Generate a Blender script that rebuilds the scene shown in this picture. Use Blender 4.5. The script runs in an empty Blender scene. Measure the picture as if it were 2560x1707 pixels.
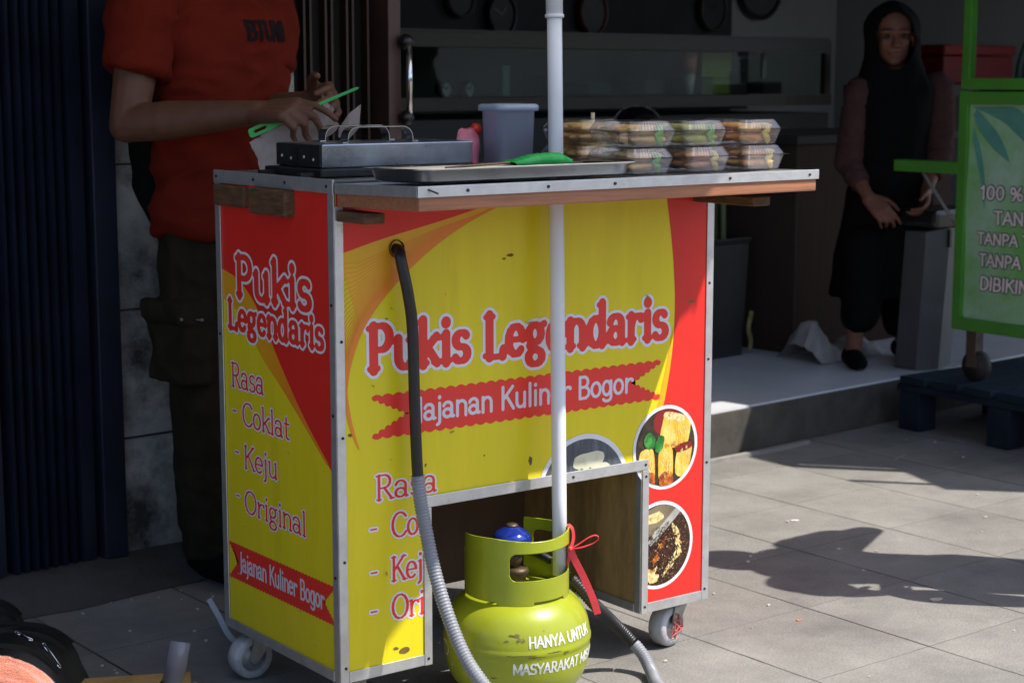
import bpy, bmesh, math, random
import numpy as np
from mathutils import Vector, Matrix, noise
from mathutils.bvhtree import BVHTree
random.seed(7)
R = math.radians
SC = bpy.context.scene
COL = SC.collection

# ------------------------------------------------------------------ camera
cam_d = bpy.data.cameras.new("camera")
cam = bpy.data.objects.new("camera", cam_d)
COL.objects.link(cam)
cam.location = (0, 0, 1.2)
cam.rotation_euler = (R(90 - 8.483), 0, R(53.4 - 90))
cam_d.sensor_width = 36
cam_d.lens = 61.99
cam_d.clip_start = 0.05
cam_d.clip_end = 500
cam_d.dof.use_dof = True
cam_d.dof.focus_distance = 3.25
cam_d.dof.aperture_fstop = 7.0
SC.camera = cam
# ------------------------------------------------------------------ sky, sun, exposure
SUN = Vector((0.426, -0.483, 1.0)).normalized()
SUN_EL = math.asin(SUN.z)
W = bpy.data.worlds.new("World")
SC.world = W
W.use_nodes = True
nt = W.node_tree
bg = nt.nodes["Background"]
sky = nt.nodes.new("ShaderNodeTexSky")
sky.sky_type = 'NISHITA'
sky.sun_disc = False
sky.sun_elevation = SUN_EL
sky.sun_rotation = math.atan2(SUN.x, SUN.y)
sky.air_density = 1.0
sky.dust_density = 1.5
nt.links.new(sky.outputs[0], bg.inputs[0])
bg.inputs[1].default_value = 0.15
sun_d = bpy.data.lights.new("sun", 'SUN')
sun_d.energy = 4.8
sun_d.angle = R(0.5)
sun_d.color = (1.0, 0.93, 0.83)
sun = bpy.data.objects.new("sun", sun_d)
COL.objects.link(sun)
sun.rotation_euler = (-SUN).to_track_quat('-Z', 'Y').to_euler()
SC.view_settings.view_transform = 'Standard'
SC.view_settings.look = 'None'
SC.view_settings.exposure = 0.58
SC.view_settings.gamma = 1.0
SC.cycles.use_denoising = True
SC.cycles.max_bounces = 10
SC.cycles.transparent_max_bounces = 24
SC.cycles.caustics_reflective = False
SC.cycles.caustics_refractive = False
SC.cycles.sample_clamp_indirect = 4.0

# ------------------------------------------------------------------ helpers
def srgb(r, g, b):
    f = lambda c: (c / 12.92 if c <= 0.04045 else ((c + 0.055) / 1.055) ** 2.4)
    return tuple(f(c / 255.0) for c in (r, g, b))

def mat(name, col, rough=0.6, metal=0.0, vary=0.15, scale=12.0, bump=0.0, bscale=60.0, spec=0.5,
        col2=None, mix_lo=0.45, mix_hi=0.65, sheen=0.0, coat=0.0, stretch=None, rvary=0.0):
    """procedural surface: base colour broken up by noise, optional second colour (stains, wear), optional bump"""
    m = bpy.data.materials.new(name)
    m.use_nodes = True
    t = m.node_tree
    p = t.nodes["Principled BSDF"]
    p.inputs["Roughness"].default_value = rough
    p.inputs["Metallic"].default_value = metal
    p.inputs["Specular IOR Level"].default_value = spec
    if coat: p.inputs["Coat Weight"].default_value = coat; p.inputs["Coat Roughness"].default_value = 0.08
    if sheen: p.inputs["Sheen Weight"].default_value = sheen
    tc = t.nodes.new("ShaderNodeTexCoord")
    src = tc.outputs["Object"]
    if stretch:
        mp = t.nodes.new("ShaderNodeMapping"); mp.inputs["Scale"].default_value = stretch
        t.links.new(src, mp.inputs[0]); src = mp.outputs[0]
    n = t.nodes.new("ShaderNodeTexNoise")
    n.inputs["Scale"].default_value = scale; n.inputs["Detail"].default_value = 7; n.inputs["Roughness"].default_value = 0.62
    t.links.new(src, n.inputs["Vector"])
    rp = t.nodes.new("ShaderNodeValToRGB")
    lo = [max(0, c * (1 - vary)) for c in col]; hi = [min(1, c * (1 + vary)) for c in col]
    rp.color_ramp.elements[0].position = 0.3; rp.color_ramp.elements[1].position = 0.7
    rp.color_ramp.elements[0].color = (*lo, 1); rp.color_ramp.elements[1].color = (*hi, 1)
    t.links.new(n.outputs[0], rp.inputs[0])
    out = rp.outputs[0]
    if col2:
        n2 = t.nodes.new("ShaderNodeTexNoise")
        n2.inputs["Scale"].default_value = scale * 0.6; n2.inputs["Detail"].default_value = 9; n2.inputs["Roughness"].default_value = 0.7
        ad = t.nodes.new("ShaderNodeVectorMath"); ad.operation = 'ADD'; ad.inputs[1].default_value = (3.1, 7.7, 1.3)
        t.links.new(src, ad.inputs[0]); t.links.new(ad.outputs[0], n2.inputs["Vector"])
        r2 = t.nodes.new("ShaderNodeValToRGB")
        r2.color_ramp.elements[0].position = mix_lo; r2.color_ramp.elements[1].position = mix_hi
        mx = t.nodes.new("ShaderNodeMix"); mx.data_type = 'RGBA'
        t.links.new(n2.outputs[0], r2.inputs[0]); t.links.new(r2.outputs[0], mx.inputs[0])
        t.links.new(out, mx.inputs[6]); mx.inputs[7].default_value = (*col2, 1)
        out = mx.outputs[2]
    t.links.new(out, p.inputs["Base Color"])
    if rvary:
        mr = t.nodes.new("ShaderNodeMapRange")
        mr.inputs[3].default_value = max(0.02, rough - rvary); mr.inputs[4].default_value = min(1, rough + rvary)
        t.links.new(n.outputs[0], mr.inputs[0]); t.links.new(mr.outputs[0], p.inputs["Roughness"])
    if bump:
        n3 = t.nodes.new("ShaderNodeTexNoise"); n3.inputs["Scale"].default_value = bscale; n3.inputs["Detail"].default_value = 5
        t.links.new(src, n3.inputs["Vector"])
        b = t.nodes.new("ShaderNodeBump"); b.inputs["Strength"].default_value = bump; b.inputs["Distance"].default_value = 0.01
        t.links.new(n3.outputs[0], b.inputs["Height"]); t.links.new(b.outputs[0], p.inputs["Normal"])
    return m

def clear_mat(name, tint=(1, 1, 1), amount=0.75, rough=0.08, body=None, ior=1.5, ripple=.12):
    """thin clear plastic or glass: see-through with a glossy skin"""
    m = bpy.data.materials.new(name); m.use_nodes = True
    t = m.node_tree; t.nodes.clear()
    o = t.nodes.new("ShaderNodeOutputMaterial")
    tr = t.nodes.new("ShaderNodeBsdfTransparent"); tr.inputs[0].default_value = (*tint, 1)
    gl = t.nodes.new("ShaderNodeBsdfGlossy"); gl.inputs["Roughness"].default_value = rough
    lw = t.nodes.new("ShaderNodeLayerWeight"); lw.inputs[0].default_value = .5
    pw = t.nodes.new("ShaderNodeMath"); pw.operation = 'POWER'; pw.inputs[1].default_value = 3.6; t.links.new(lw.outputs["Facing"], pw.inputs[0])
    fr = t.nodes.new("ShaderNodeMath"); fr.operation = 'MULTIPLY_ADD'; fr.inputs[1].default_value = .85; fr.inputs[2].default_value = ((ior - 1) / (ior + 1)) ** 2 * 1.8
    t.links.new(pw.outputs[0], fr.inputs[0])
    mx = t.nodes.new("ShaderNodeMixShader")
    nz = t.nodes.new("ShaderNodeTexNoise"); nz.inputs["Scale"].default_value = 40
    tc = t.nodes.new("ShaderNodeTexCoord"); t.links.new(tc.outputs["Object"], nz.inputs["Vector"])
    bp = t.nodes.new("ShaderNodeBump"); bp.inputs["Strength"].default_value = ripple; bp.inputs["Distance"].default_value = 0.01
    t.links.new(nz.outputs[0], bp.inputs["Height"]); t.links.new(bp.outputs[0], gl.inputs["Normal"])
    t.links.new(fr.outputs[0], mx.inputs[0])
    base = tr.outputs[0]
    if body:
        df = t.nodes.new("ShaderNodeBsdfDiffuse"); df.inputs[0].default_value = (*body, 1)
        tl = t.nodes.new("ShaderNodeBsdfTranslucent"); tl.inputs[0].default_value = (*body, 1)
        ad = t.nodes.new("ShaderNodeMixShader"); ad.inputs[0].default_value = 0.5
        t.links.new(df.outputs[0], ad.inputs[1]); t.links.new(tl.outputs[0], ad.inputs[2])
        m2 = t.nodes.new("ShaderNodeMixShader"); m2.inputs[0].default_value = 1 - amount
        t.links.new(base, m2.inputs[1]); t.links.new(ad.outputs[0], m2.inputs[2]); base = m2.outputs[0]
    t.links.new(base, mx.inputs[1]); t.links.new(gl.outputs[0], mx.inputs[2])
    t.links.new(mx.outputs[0], o.inputs[0])
    return m

def link(name, me, m, parent=None, smooth=False):
    o = bpy.data.objects.new(name, me)
    COL.objects.link(o)
    if m is not None and not me.materials: me.materials.append(m)
    if parent is not None: 
        o.parent = parent
        if parent.parent is None:
            o.matrix_parent_inverse = Matrix.LocRotScale(parent.location, parent.rotation_euler, None).inverted()
    if smooth:
        for p in me.polygons: p.use_smooth = True
    return o

def obj(name, bm, m, parent=None, smooth=False, recalc=True):
    """all geometry is given in world coordinates; the parent keeps it there"""
    if recalc: bmesh.ops.recalc_face_normals(bm, faces=bm.faces)
    me = bpy.data.meshes.new(name)
    bm.to_mesh(me); bm.free()
    return link(name, me, m, parent, smooth)

def tag(o, label=None, cat=None, group=None, kind=None):
    if label: o['label'] = label
    if cat: o['category'] = cat
    if group: o['group'] = group
    if kind: o['kind'] = kind
    return o

def thing(name, label, cat, loc=(0, 0, 0), group=None):
    o = bpy.data.objects.new(name, None); COL.objects.link(o)
    o.location = loc; o.empty_display_size = 0.1
    return tag(o, label, cat, group)

BM = bmesh.new
def box(bm, x0, x1, y0, y1, z0, z1, M=None, bev=0.0):
    vs = [Vector((x, y, z)) for x in (x0, x1) for y in (y0, y1) for z in (z0, z1)]
    if M is not None: vs = [M @ v for v in vs]
    v = [bm.verts.new(c) for c in vs]
    fs = []
    for f in ((0, 1, 3, 2), (4, 6, 7, 5), (0, 4, 5, 1), (2, 3, 7, 6), (0, 2, 6, 4), (1, 5, 7, 3)):
        fs.append(bm.faces.new([v[i] for i in f]))
    if bev:
        es = set(e for f in fs for e in f.edges)
        bmesh.ops.bevel(bm, geom=list(es), offset=bev, segments=2, profile=0.6, affect='EDGES')
    return bm

def frames(pts):
    pts = [Vector(p) for p in pts]
    T = []
    for i in range(len(pts)):
        a = pts[max(0, i - 1)]; b = pts[min(len(pts) - 1, i + 1)]
        T.append((b - a).normalized())
    n = T[0].orthogonal().normalized()
    out = []
    for i, t in enumerate(T):
        n = (n - t * n.dot(t)).normalized()
        out.append((pts[i], t, n, t.cross(n)))
    return out

def tube(bm, pts, r, seg=12, cap=True):
    rs = r if hasattr(r, '__len__') else [r] * len(pts)
    rings = []
    for (p, t, n, b), rr in zip(frames(pts), rs):
        rings.append([bm.verts.new(p + (n * math.cos(2 * math.pi * k / seg) + b * math.sin(2 * math.pi * k / seg)) * rr) for k in range(seg)])
    for a, c in zip(rings, rings[1:]):
        for k in range(seg):
            bm.faces.new((a[k], a[(k + 1) % seg], c[(k + 1) % seg], c[k]))
    if cap:
        bm.faces.new(rings[0][::-1]); bm.faces.new(rings[-1])
    return bm

def ribbon(bm, pts, w, th, up):
    """flat strip of width w (along up) and thickness th"""
    up = Vector(up).normalized()
    rings = []
    for (p, t, n, b) in frames(pts):
        u = (up - t * up.dot(t)).normalized(); s = t.cross(u)
        rings.append([bm.verts.new(p + u * a * w / 2 + s * c * th / 2) for a, c in ((-1, -1), (1, -1), (1, 1), (-1, 1))])
    for a, c in zip(rings, rings[1:]):
        for k in range(4): bm.faces.new((a[k], a[(k + 1) % 4], c[(k + 1) % 4], c[k]))
    bm.faces.new(rings[0][::-1]); bm.faces.new(rings[-1])

def lathe(bm, prof, c=(0, 0, 0), seg=48, closed=True):
    c = Vector(c); rings = []
    for r, z in prof:
        if r < 1e-5: rings.append([bm.verts.new(c + Vector((0, 0, z)))])
        else: rings.append([bm.verts.new(c + Vector((r * math.cos(2 * math.pi * k / seg), r * math.sin(2 * math.pi * k / seg), z))) for k in range(seg)])
    for a, b in zip(rings, rings[1:]):
        for k in range(seg):
            k2 = (k + 1) % seg
            if len(a) == 1 and len(b) == 1: continue
            if len(a) == 1: bm.faces.new((a[0], b[k2], b[k]))
            elif len(b) == 1: bm.faces.new((a[k], a[k2], b[0]))
            else: bm.faces.new((a[k], a[k2], b[k2], b[k]))
    return bm

def ball(bm, c, rad, M=None, sub=2):
    r = bmesh.ops.create_icosphere(bm, subdivisions=sub, radius=1.0)
    rad = rad if hasattr(rad, '__len__') else (rad,) * 3
    for v in r['verts']:
        p = Vector((v.co.x * rad[0], v.co.y * rad[1], v.co.z * rad[2]))
        if M is not None: p = M @ p
        v.co = p + Vector(c)
    return bm

def catmull(P, n=10):
    P = [Vector(p) for p in P]; out = []
    for i in range(len(P) - 1):
        p0 = P[max(0, i - 1)]; p1 = P[i]; p2 = P[i + 1]; p3 = P[min(len(P) - 1, i + 2)]
        for k in range(n):
            t = k / n
            out.append(0.5 * ((2 * p1) + (p2 - p0) * t + (2 * p0 - 5 * p1 + 4 * p2 - p3) * t * t + (3 * p1 - p0 - 3 * p2 + p3) * t ** 3))
    out.append(P[-1]); return out

def flat_poly(bm, pts2, fmap):
    """one filled outline (u,v) mapped to 3D"""
    P = []
    for p in pts2:
        if not P or math.hypot(p[0] - P[-1][0], p[1] - P[-1][1]) > 1e-5: P.append(p)
    if math.hypot(P[0][0] - P[-1][0], P[0][1] - P[-1][1]) < 1e-5: P.pop()
    bm.faces.new([bm.verts.new(fmap(u, v)) for u, v in P])

# ------------------------------------------------------------------ lettering: skeleton glyphs -> distance field -> outline mesh
def arc(cx, cy, rx, ry, a0, a1, n=14):
    return [(cx + rx * math.cos(R(a0 + (a1 - a0) * k / n)), cy + ry * math.sin(R(a0 + (a1 - a0) * k / n))) for k in range(n + 1)]
G = {}
def g(ch, adv, strokes, serifs=(), dots=()): G[ch] = (adv, strokes, serifs, dots)
g(' ', .34, [])
g('-', .42, [[(.06, .34), (.34, .34)]])
g('a', .60, [arc(.25, .48, .19, .19, 165, 0) + [(.44, .12), (.47, .02), (.54, .03)], arc(.24, .19, .19, .18, 60, 420)])
g('g', .60, [arc(.25, .45, .19, .21, 0, 360), [(.14, .26), (.09, .18), (.16, .10), (.34, .07)], arc(.26, -.11, .21, .17, 60, 420), [(.38, .6), (.54, .67)]])
g('q', .62, [arc(.27, .34, .21, .33, 0, 360), [(.5, .66), (.5, -.1)] + arc(.28, -.1, .22, .18, 0, -150)])   # single-storey g
g('d', .62, [arc(.26, .33, .21, .33, 0, 360), [(.47, 1.03), (.47, .0)]], [(.47, 0, 'r'), (.47, 1.03, 'l')])
g('e', .56, [[(.06, .36), (.48, .36)] + arc(.27, .34, .22, .33, 5, 315)])
g('i', .28, [[(.13, .66), (.13, 0)]], [(.13, 0, 'b'), (.13, .66, 'l')], [(.13, .93)])
g('j', .28, [[(.15, .66), (.15, -.12)] + arc(.0, -.12, .15, .16, 0, -80, 6)], [(.15, .66, 'l')], [(.15, .93)])
g('k', .60, [[(.12, 1.03), (.12, 0)], [(.5, .64), (.14, .3)], [(.24, .40), (.52, .02)]], [(.12, 0, 'b'), (.12, 1.03, 'l'), (.5, .64, 'b'), (.53, 0, 'b')])
g('l', .28, [[(.13, 1.03), (.13, 0)]], [(.13, 0, 'b'), (.13, 1.03, 'l')])
g('n', .63, [[(.11, .66), (.11, 0)], arc(.31, .42, .2, .23, 180, 0) + [(.51, 0)]], [(.11, 0, 'b'), (.51, 0, 'b'), (.11, .66, 'l')])
g('o', .60, [arc(.29, .33, .23, .33, 0, 360)])
g('r', .50, [[(.12, .64), (.12, 0)], [(.12, .36)] + arc(.34, .38, .20, .24, 165, 60) + [(.455, .545)]], [(.12, 0, 'b'), (.12, .66, 'l')])
g('s', .50, [arc(.25, .49, .17, .165, 35, 250) + arc(.23, .165, .19, .165, 75, -150)])
g('t', .42, [[(.18, .88), (.18, .14)] + arc(.30, .14, .12, .13, 180, 300, 6), [(.03, .64), (.37, .64)]])
g('u', .64, [[(.11, .66), (.11, .24)] + arc(.3, .24, .19, .23, 180, 330), [(.5, .66), (.5, 0)]], [(.11, .66, 'l'), (.5, .66, 'l'), (.5, 0, 'r')])
g('A', .74, [[(.04, 0), (.36, 1), (.68, 0)], [(.16, .34), (.56, .34)]], [(.04, 0, 'b'), (.68, 0, 'b')])
g('B', .68, [[(.12, 0), (.12, 1), (.34, 1)] + arc(.34, .76, .2, .24, 90, -90) + [(.12, .52)], [(.12, .52), (.36, .52)] + arc(.36, .26, .24, .26, 90, -90) + [(.12, 0)]])
g('C', .76, [arc(.44, .5, .36, .5, 40, 320)], [])
g('D', .74, [[(.12, 0), (.12, 1), (.3, 1)] + arc(.3, .5, .36, .5, 90, -90) + [(.12, 0)]])
g('E', .60, [[(.54, 1), (.12, 1), (.12, 0), (.54, 0)], [(.12, .52), (.48, .52)]])
g('H', .74, [[(.12, 0), (.12, 1)], [(.62, 0), (.62, 1)], [(.12, .5), (.62, .5)]])
g('I', .28, [[(.14, 0), (.14, 1)]])
g('J', .34, [[(.2, 1), (.2, .0)] + arc(.04, .0, .16, .17, 0, -80, 6)])
g('K', .70, [[(.12, 0), (.12, 1)], [(.6, 1), (.14, .44)], [(.28, .6), (.64, 0)]], [(.12, 0, 'b'), (.12, 1, 'b'), (.6, 1, 'b'), (.64, 0, 'b')])
g('L', .62, [[(.14, 1), (.14, 0), (.54, 0), (.56, .16)]], [(.14, 1, 'b'), (.12, 0, 'l')])
g('M', .88, [[(.1, 0), (.1, 1), (.44, .2), (.78, 1), (.78, 0)]])
g('N', .76, [[(.12, 0), (.12, 1), (.64, 0), (.64, 1)]])
g('O', .86, [arc(.43, .5, .36, .5, 0, 360)])
g('P', .66, [[(.14, 0), (.14, 1), (.34, 1)] + arc(.34, .73, .24, .27, 90, -90) + [(.14, .46)]], [(.14, 0, 'b'), (.12, 1, 'l')])
g('R', .72, [[(.14, 0), (.14, 1), (.34, 1)] + arc(.34, .74, .22, .26, 90, -90) + [(.14, .48)], [(.34, .48), (.62, .02)]], [(.14, 0, 'b'), (.12, 1, 'l'), (.64, 0, 'b')])
g('S', .62, [arc(.31, .745, .23, .255, 30, 255) + arc(.3, .255, .25, .255, 75, -150)])
g('T', .64, [[(.04, 1), (.6, 1)], [(.32, 1), (.32, 0)]])
g('U', .76, [[(.12, 1), (.12, .32)] + arc(.38, .32, .26, .32, 180, 360) + [(.64, 1)]])
g('Y', .68, [[(.04, 1), (.34, .46), (.64, 1)], [(.34, .46), (.34, 0)]])
g('0', .64, [arc(.31, .5, .22, .5, 0, 360)])
g('1', .42, [[(.06, .8), (.24, 1), (.24, 0)]])
g('%', .9, [arc(.2, .74, .14, .24, 0, 360), arc(.68, .26, .14, .24, 0, 360), [(.68, 1), (.2, 0)]])

STYLE = {  # half widths for upright / level strokes, serif half length, serif radius
    'sans': (.075, .066, 0, 0), 'bold': (.105, .085, 0, 0), 'serif': (.064, .034, .085, .030), 'fat': (.124, .080, .065, .076)}

def layout(text, track=0.0):
    x = 0; out = []
    for ch in text:
        out.append((ch, x)); x += G[ch][0] + track
    return out, x - track

def cells_mesh(bm, S, us, vs, iso, fmap):
    """filled region S < iso as polygons on a (u,v) grid"""
    D = S - iso; nu, nv = len(us), len(vs); cache = {}
    def vert(key, u, v):
        if key not in cache: cache[key] = bm.verts.new(fmap(u, v))
        return cache[key]
    for j in range(nv - 1):
        run = None
        for i in range(nu):
            full = i < nu - 1 and D[j, i] < 0 and D[j, i + 1] < 0 and D[j + 1, i] < 0 and D[j + 1, i + 1] < 0
            if full:
                if run is None: run = i
                if i - run < 6: continue
            if run is not None:
                e = i + 1 if full else i
                bm.faces.new([vert((run, j), us[run], vs[j]), vert((e, j), us[e], vs[j]), vert((e, j + 1), us[e], vs[j + 1]), vert((run, j + 1), us[run], vs[j + 1])])
                run = None
                if full: continue
            if i == nu - 1 or full: continue
            c = [(i, j), (i + 1, j), (i + 1, j + 1), (i, j + 1)]
            d = [D[b, a] for a, b in c]
            if min(d) >= 0: continue
            poly = []
            for k in range(4):
                a, b = c[k], c[(k + 1) % 4]; da, db = d[k], d[(k + 1) % 4]
                if da < 0: poly.append(vert(a, us[a[0]], vs[a[1]]))
                if (da < 0) != (db < 0):
                    t = da / (da - db); key = (min(a, b), max(a, b))
                    poly.append(vert(key, us[a[0]] + (us[b[0]] - us[a[0]]) * t, vs[a[1]] + (vs[b[1]] - vs[a[1]]) * t))
            if len(poly) >= 3:
                try: bm.faces.new(poly)
                except ValueError: pass

def letters(bm, text, u0, v0, cap, fmap, style='sans', width=None, grow=0.0, track=0.0, clip=None, res=44, slant=0.0, weight=1.0):
    """text with its baseline start at (u0,v0), capital height cap; width stretches it; grow widens the outline (for the pale rim)"""
    lay, adv = layout(text, track)
    sx = (width / adv) if width else cap
    kx = sx / cap
    hv, hh, sl, sr = STYLE[style]; hv *= weight; hh *= weight
    pad = .12 + max(0, grow) / cap
    step = 1.35 / res                                   # grid step in em, square on the sheet
    U = np.arange(-pad - .15, adv * kx + pad + .15, step); V = np.arange(-.32 - pad, 1.10 + pad, step)
    D = np.full((len(V), len(U)), 9.0)
    for ch, x in lay:
        a, strokes, serifs, dots = G[ch]
        if not strokes: continue
        segs = []
        for st in strokes:
            for p, q in zip(st, st[1:]):
                dx, dy = (q[0] - p[0]) * kx, (q[1] - p[1]); L = math.hypot(dx, dy) or 1
                r = hh + (hv - hh) * (abs(dy) / L) ** 1.2
                segs.append((p[0], p[1], q[0], q[1], r))
        if sl:
            for (px, py, k) in serifs:
                y = py + (sr * .55 if py < .3 else -sr * .55)
                if k in 'bl': segs.append((px - (sl + hv * .4) / kx * min(kx, 1), y, px, y, sr))
                if k in 'br': segs.append((px, y, px + (sl + hv * .4) / kx * min(kx, 1), y, sr))
        for (px, py) in dots: segs.append((px, py - .005, px, py + .005, hv * 1.15))
        i0 = max(0, int(np.searchsorted(U, (x - .25) * kx - pad))); i1 = int(np.searchsorted(U, (x + a + .25) * kx + pad))
        gu, gv = np.meshgrid(U[i0:i1], V); W_ = D[:, i0:i1]
        for (x0, y0, x1, y1, r) in segs:
            X_0, X_1 = (x + x0) * kx, (x + x1) * kx
            ex, ey = X_1 - X_0, y1 - y0; L2 = ex * ex + ey * ey + 1e-12
            t = np.clip(((gu - X_0) * ex + (gv - y0) * ey) / L2, 0, 1)
            np.minimum(W_, np.hypot(gu - X_0 - t * ex, gv - y0 - t * ey) - r, out=W_)
    uu = u0 + U * cap
    if clip is not None: D = np.maximum(D, (uu[None, :] - clip) / cap + grow / cap)
    vv = v0 + V * cap
    f = fmap if not slant else (lambda u, v: fmap(u + (v - v0) * slant, v))
    cells_mesh(bm, D * cap, uu, vv, grow, f)
    return bm

# ------------------------------------------------------------------ blended bodies: overlapping volumes fused into one skin
def capsule(bm, p0, r0, p1, r1, seg=14):
    p0 = Vector(p0); p1 = Vector(p1); d = p1 - p0; L = d.length
    if L < 1e-6: return ball(bm, p0, r0)
    pts = []; rs = []
    for k in range(6):
        a = math.pi / 2 * k / 5; pts.append(p0 - d / L * r0 * math.cos(a)); rs.append(max(r0 * math.sin(a), 1e-4))
    for k in range(6):
        a = math.pi / 2 * (1 - k / 5); pts.append(p1 + d / L * r1 * math.cos(a)); rs.append(max(r1 * math.sin(a), 1e-4))
    n = (d / L).orthogonal().normalized(); b = (d / L).cross(n); rings = []
    for p, r in zip(pts, rs):
        rings.append([bm.verts.new(p + (n * math.cos(2 * math.pi * k / seg) + b * math.sin(2 * math.pi * k / seg)) * r) for k in range(seg)])
    for u, v in zip(rings, rings[1:]):
        for k in range(seg): bm.faces.new((u[k], u[(k + 1) % seg], v[(k + 1) % seg], v[k]))
    bm.faces.new(rings[0][::-1]); bm.faces.new(rings[-1])

def fuse(name, bm, m, parent=None, voxel=0.006, smooth=6, fold=None, factor=0.5):
    bmesh.ops.recalc_face_normals(bm, faces=bm.faces)
    me = bpy.data.meshes.new(name + "_raw"); bm.to_mesh(me); bm.free()
    o = bpy.data.objects.new(name + "_raw", me); COL.objects.link(o)
    md = o.modifiers.new("r", 'REMESH'); md.mode = 'VOXEL'; md.voxel_size = voxel
    if smooth:
        ms = o.modifiers.new("s", 'SMOOTH'); ms.factor = factor; ms.iterations = smooth
    dg = bpy.context.evaluated_depsgraph_get()
    me2 = bpy.data.meshes.new_from_object(o.evaluated_get(dg), depsgraph=dg)
    me2.name = name
    bpy.data.objects.remove(o); bpy.data.meshes.remove(me)
    if fold:
        amp, fx = fold
        me2.update()
        nrm = [v.normal.copy() for v in me2.vertices]
        for v, n in zip(me2.vertices, nrm): v.co += n * amp * fx(v.co)
    return link(name, me2, m, parent, True)

def hand(bm, wrist, fwd, palm, curls, thumb=1, s=1.0, spread=0.16):
    """palm, four bent fingers and a thumb. palm = way the palm faces; thumb = +1/-1 side"""
    w = Vector(wrist); f = Vector(fwd).normalized(); n = Vector(palm); n = (n - f * n.dot(f)).normalized()
    side = f.cross(n) * thumb
    lens = [.090, .096, .09, .072]
    for k in range(4):
        off = (1.5 - k) * .0195 * s
        kn = w + f * (.088 - .004 * abs(k - 1)) * s + side * off
        capsule(bm, w + side * off * .55, .016 * s, kn, .0125 * s)
        d = (f + side * (1.5 - k) * spread * .35).normalized(); p = kn
        r0 = (.0095 if k < 3 else .0082) * s
        c = curls[k] if hasattr(curls, '__len__') else curls
        for q, (fr, cc) in enumerate(((.46, .8), (.30, 1.1), (.24, .7))):
            d = (Matrix.Rotation(R(c * cc), 3, d.cross(n).normalized()) @ d).normalized()
            e = p + d * lens[k] * fr * s
            capsule(bm, p, r0 * (1 - .1 * q), e, r0 * (.93 - .1 * q)); p = e
    p = w + f * .022 * s + side * .026 * s; d = (f * .75 + side * .65 + n * .35).normalized()
    for q, L in enumerate((.042, .034, .027)):
        e = p + d * L * s; capsule(bm, p, (.014 - .002 * q) * s, e, (.0125 - .002 * q) * s); p = e
        d = (d + f * .35 - side * .25 + n * .12).normalized()

def dup(root, loc, rotz=0.0, label=None):
    """a copy of a thing with copies of its parts and sub-parts"""
    r = root.copy(); COL.objects.link(r); r.location = loc; r.rotation_euler = (0, 0, rotz)
    if label: r['label'] = label
    for ch in list(root.children):
        c = ch.copy(); COL.objects.link(c); c.parent = r; c.matrix_parent_inverse = ch.matrix_parent_inverse.copy()
        for gch in list(ch.children):
            d = gch.copy(); COL.objects.link(d); d.parent = c; d.matrix_parent_inverse = gch.matrix_parent_inverse.copy()
    return r

# ------------------------------------------------------------------ materials
ALU = mat("aluminium", (.62, .62, .63), .38, .75, .12, 30, .05, 90, col2=(.35, .34, .33), mix_lo=.6, mix_hi=.8)
STEEL = mat("stainless", (.68, .66, .63), .13, 1.0, .08, 14, .012, 25, rvary=.04)
DSTEEL = mat("blackened_steel", (.13, .14, .16), .32, .9, .3, 16, .06, 50, rvary=.1)
PANSTEEL = mat("brushed_pan_steel", (.34, .36, .42), .30, .95, .3, 9, .05, 40, rvary=.12)
SOOT = mat("soot_iron", (.015, .015, .016), .6, .3, .4, 30, .2, 90)
WOOD = mat("planed_wood", (.33, .135, .068), .55, 0, .28, 3.0, .12, 30, stretch=(2, 40, 40))
WOODX = mat("sawn_block_wood", (.105, .055, .024), .7, 0, .45, 5.0, .3, 40, stretch=(14, 6, 30), col2=(.06, .03, .015), mix_lo=.5, mix_hi=.62)
PLY = mat("worn_plywood", (.40, .26, .115), .7, 0, .3, 4, .1, 40, stretch=(4, 4, 1.2), col2=(.13, .075, .035), mix_lo=.45, mix_hi=.7)
YEL = mat("printed_yellow", (.76, .625, .018), .30, 0, .05, 3, .10, 5, col2=(.60, .46, .012), mix_lo=.58, mix_hi=.85, stretch=(7, 7, .9), spec=.4)
RED = mat("printed_red", (.70, .030, .022), .30, 0, .08, 4, .08, 5, spec=.4)
REDT = mat("lettering_red", (.80, .040, .028), .34, 0, .04, 9)
PALE = mat("lettering_pale_rim", (.74, .74, .78), .38, 0, .04, 9)
ORNG = mat("printed_orange", (.80, .24, .02), .36, 0, .06, 9)
ORNG2 = mat("printed_light_orange", (.78, .42, .015), .36, 0, .06, 9)
SCUFF = mat("scuff_mark", (.16, .10, .02), .7, 0, .4, 40)
PVC = mat("white_pvc", (.74, .75, .80), .33, 0, .05, 8, .02, 30, col2=(.5, .46, .38), mix_lo=.66, mix_hi=.8)
RUB = mat("black_rubber", (.012, .012, .013), .38, 0, .25, 20, .04, 60)
GREYHOSE = mat("grey_corrugated_sleeve", (.22, .23, .26), .4, 0, .12, 20, .04, 60)
TANKM = mat("green_tank_paint", (.30, .345, .015), .30, 0, .12, 7, .03, 30, col2=(.14, .125, .03), mix_lo=.64, mix_hi=.80, coat=.2)
TANKT = mat("tank_white_print", (.70, .71, .66), .5, 0, .2, 60, col2=(.34, .38, .10), mix_lo=.60, mix_hi=.68)
RUST = mat("rusty_brass", (.08, .055, .03), .5, .5, .3, 40, .1)
BLUEM = mat("blue_regulator", (.010, .032, .30), .15, .35, .1, 10, coat=.6)
REDR = mat("red_plastic_ribbon", (.85, .06, .08), .35, 0, .1, 30, .05)
WHEELM = mat("white_nylon_wheel", (.45, .45, .47), .45, 0, .2, 20, .1, 60, col2=(.16, .14, .12), mix_lo=.5, mix_hi=.75)
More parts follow.
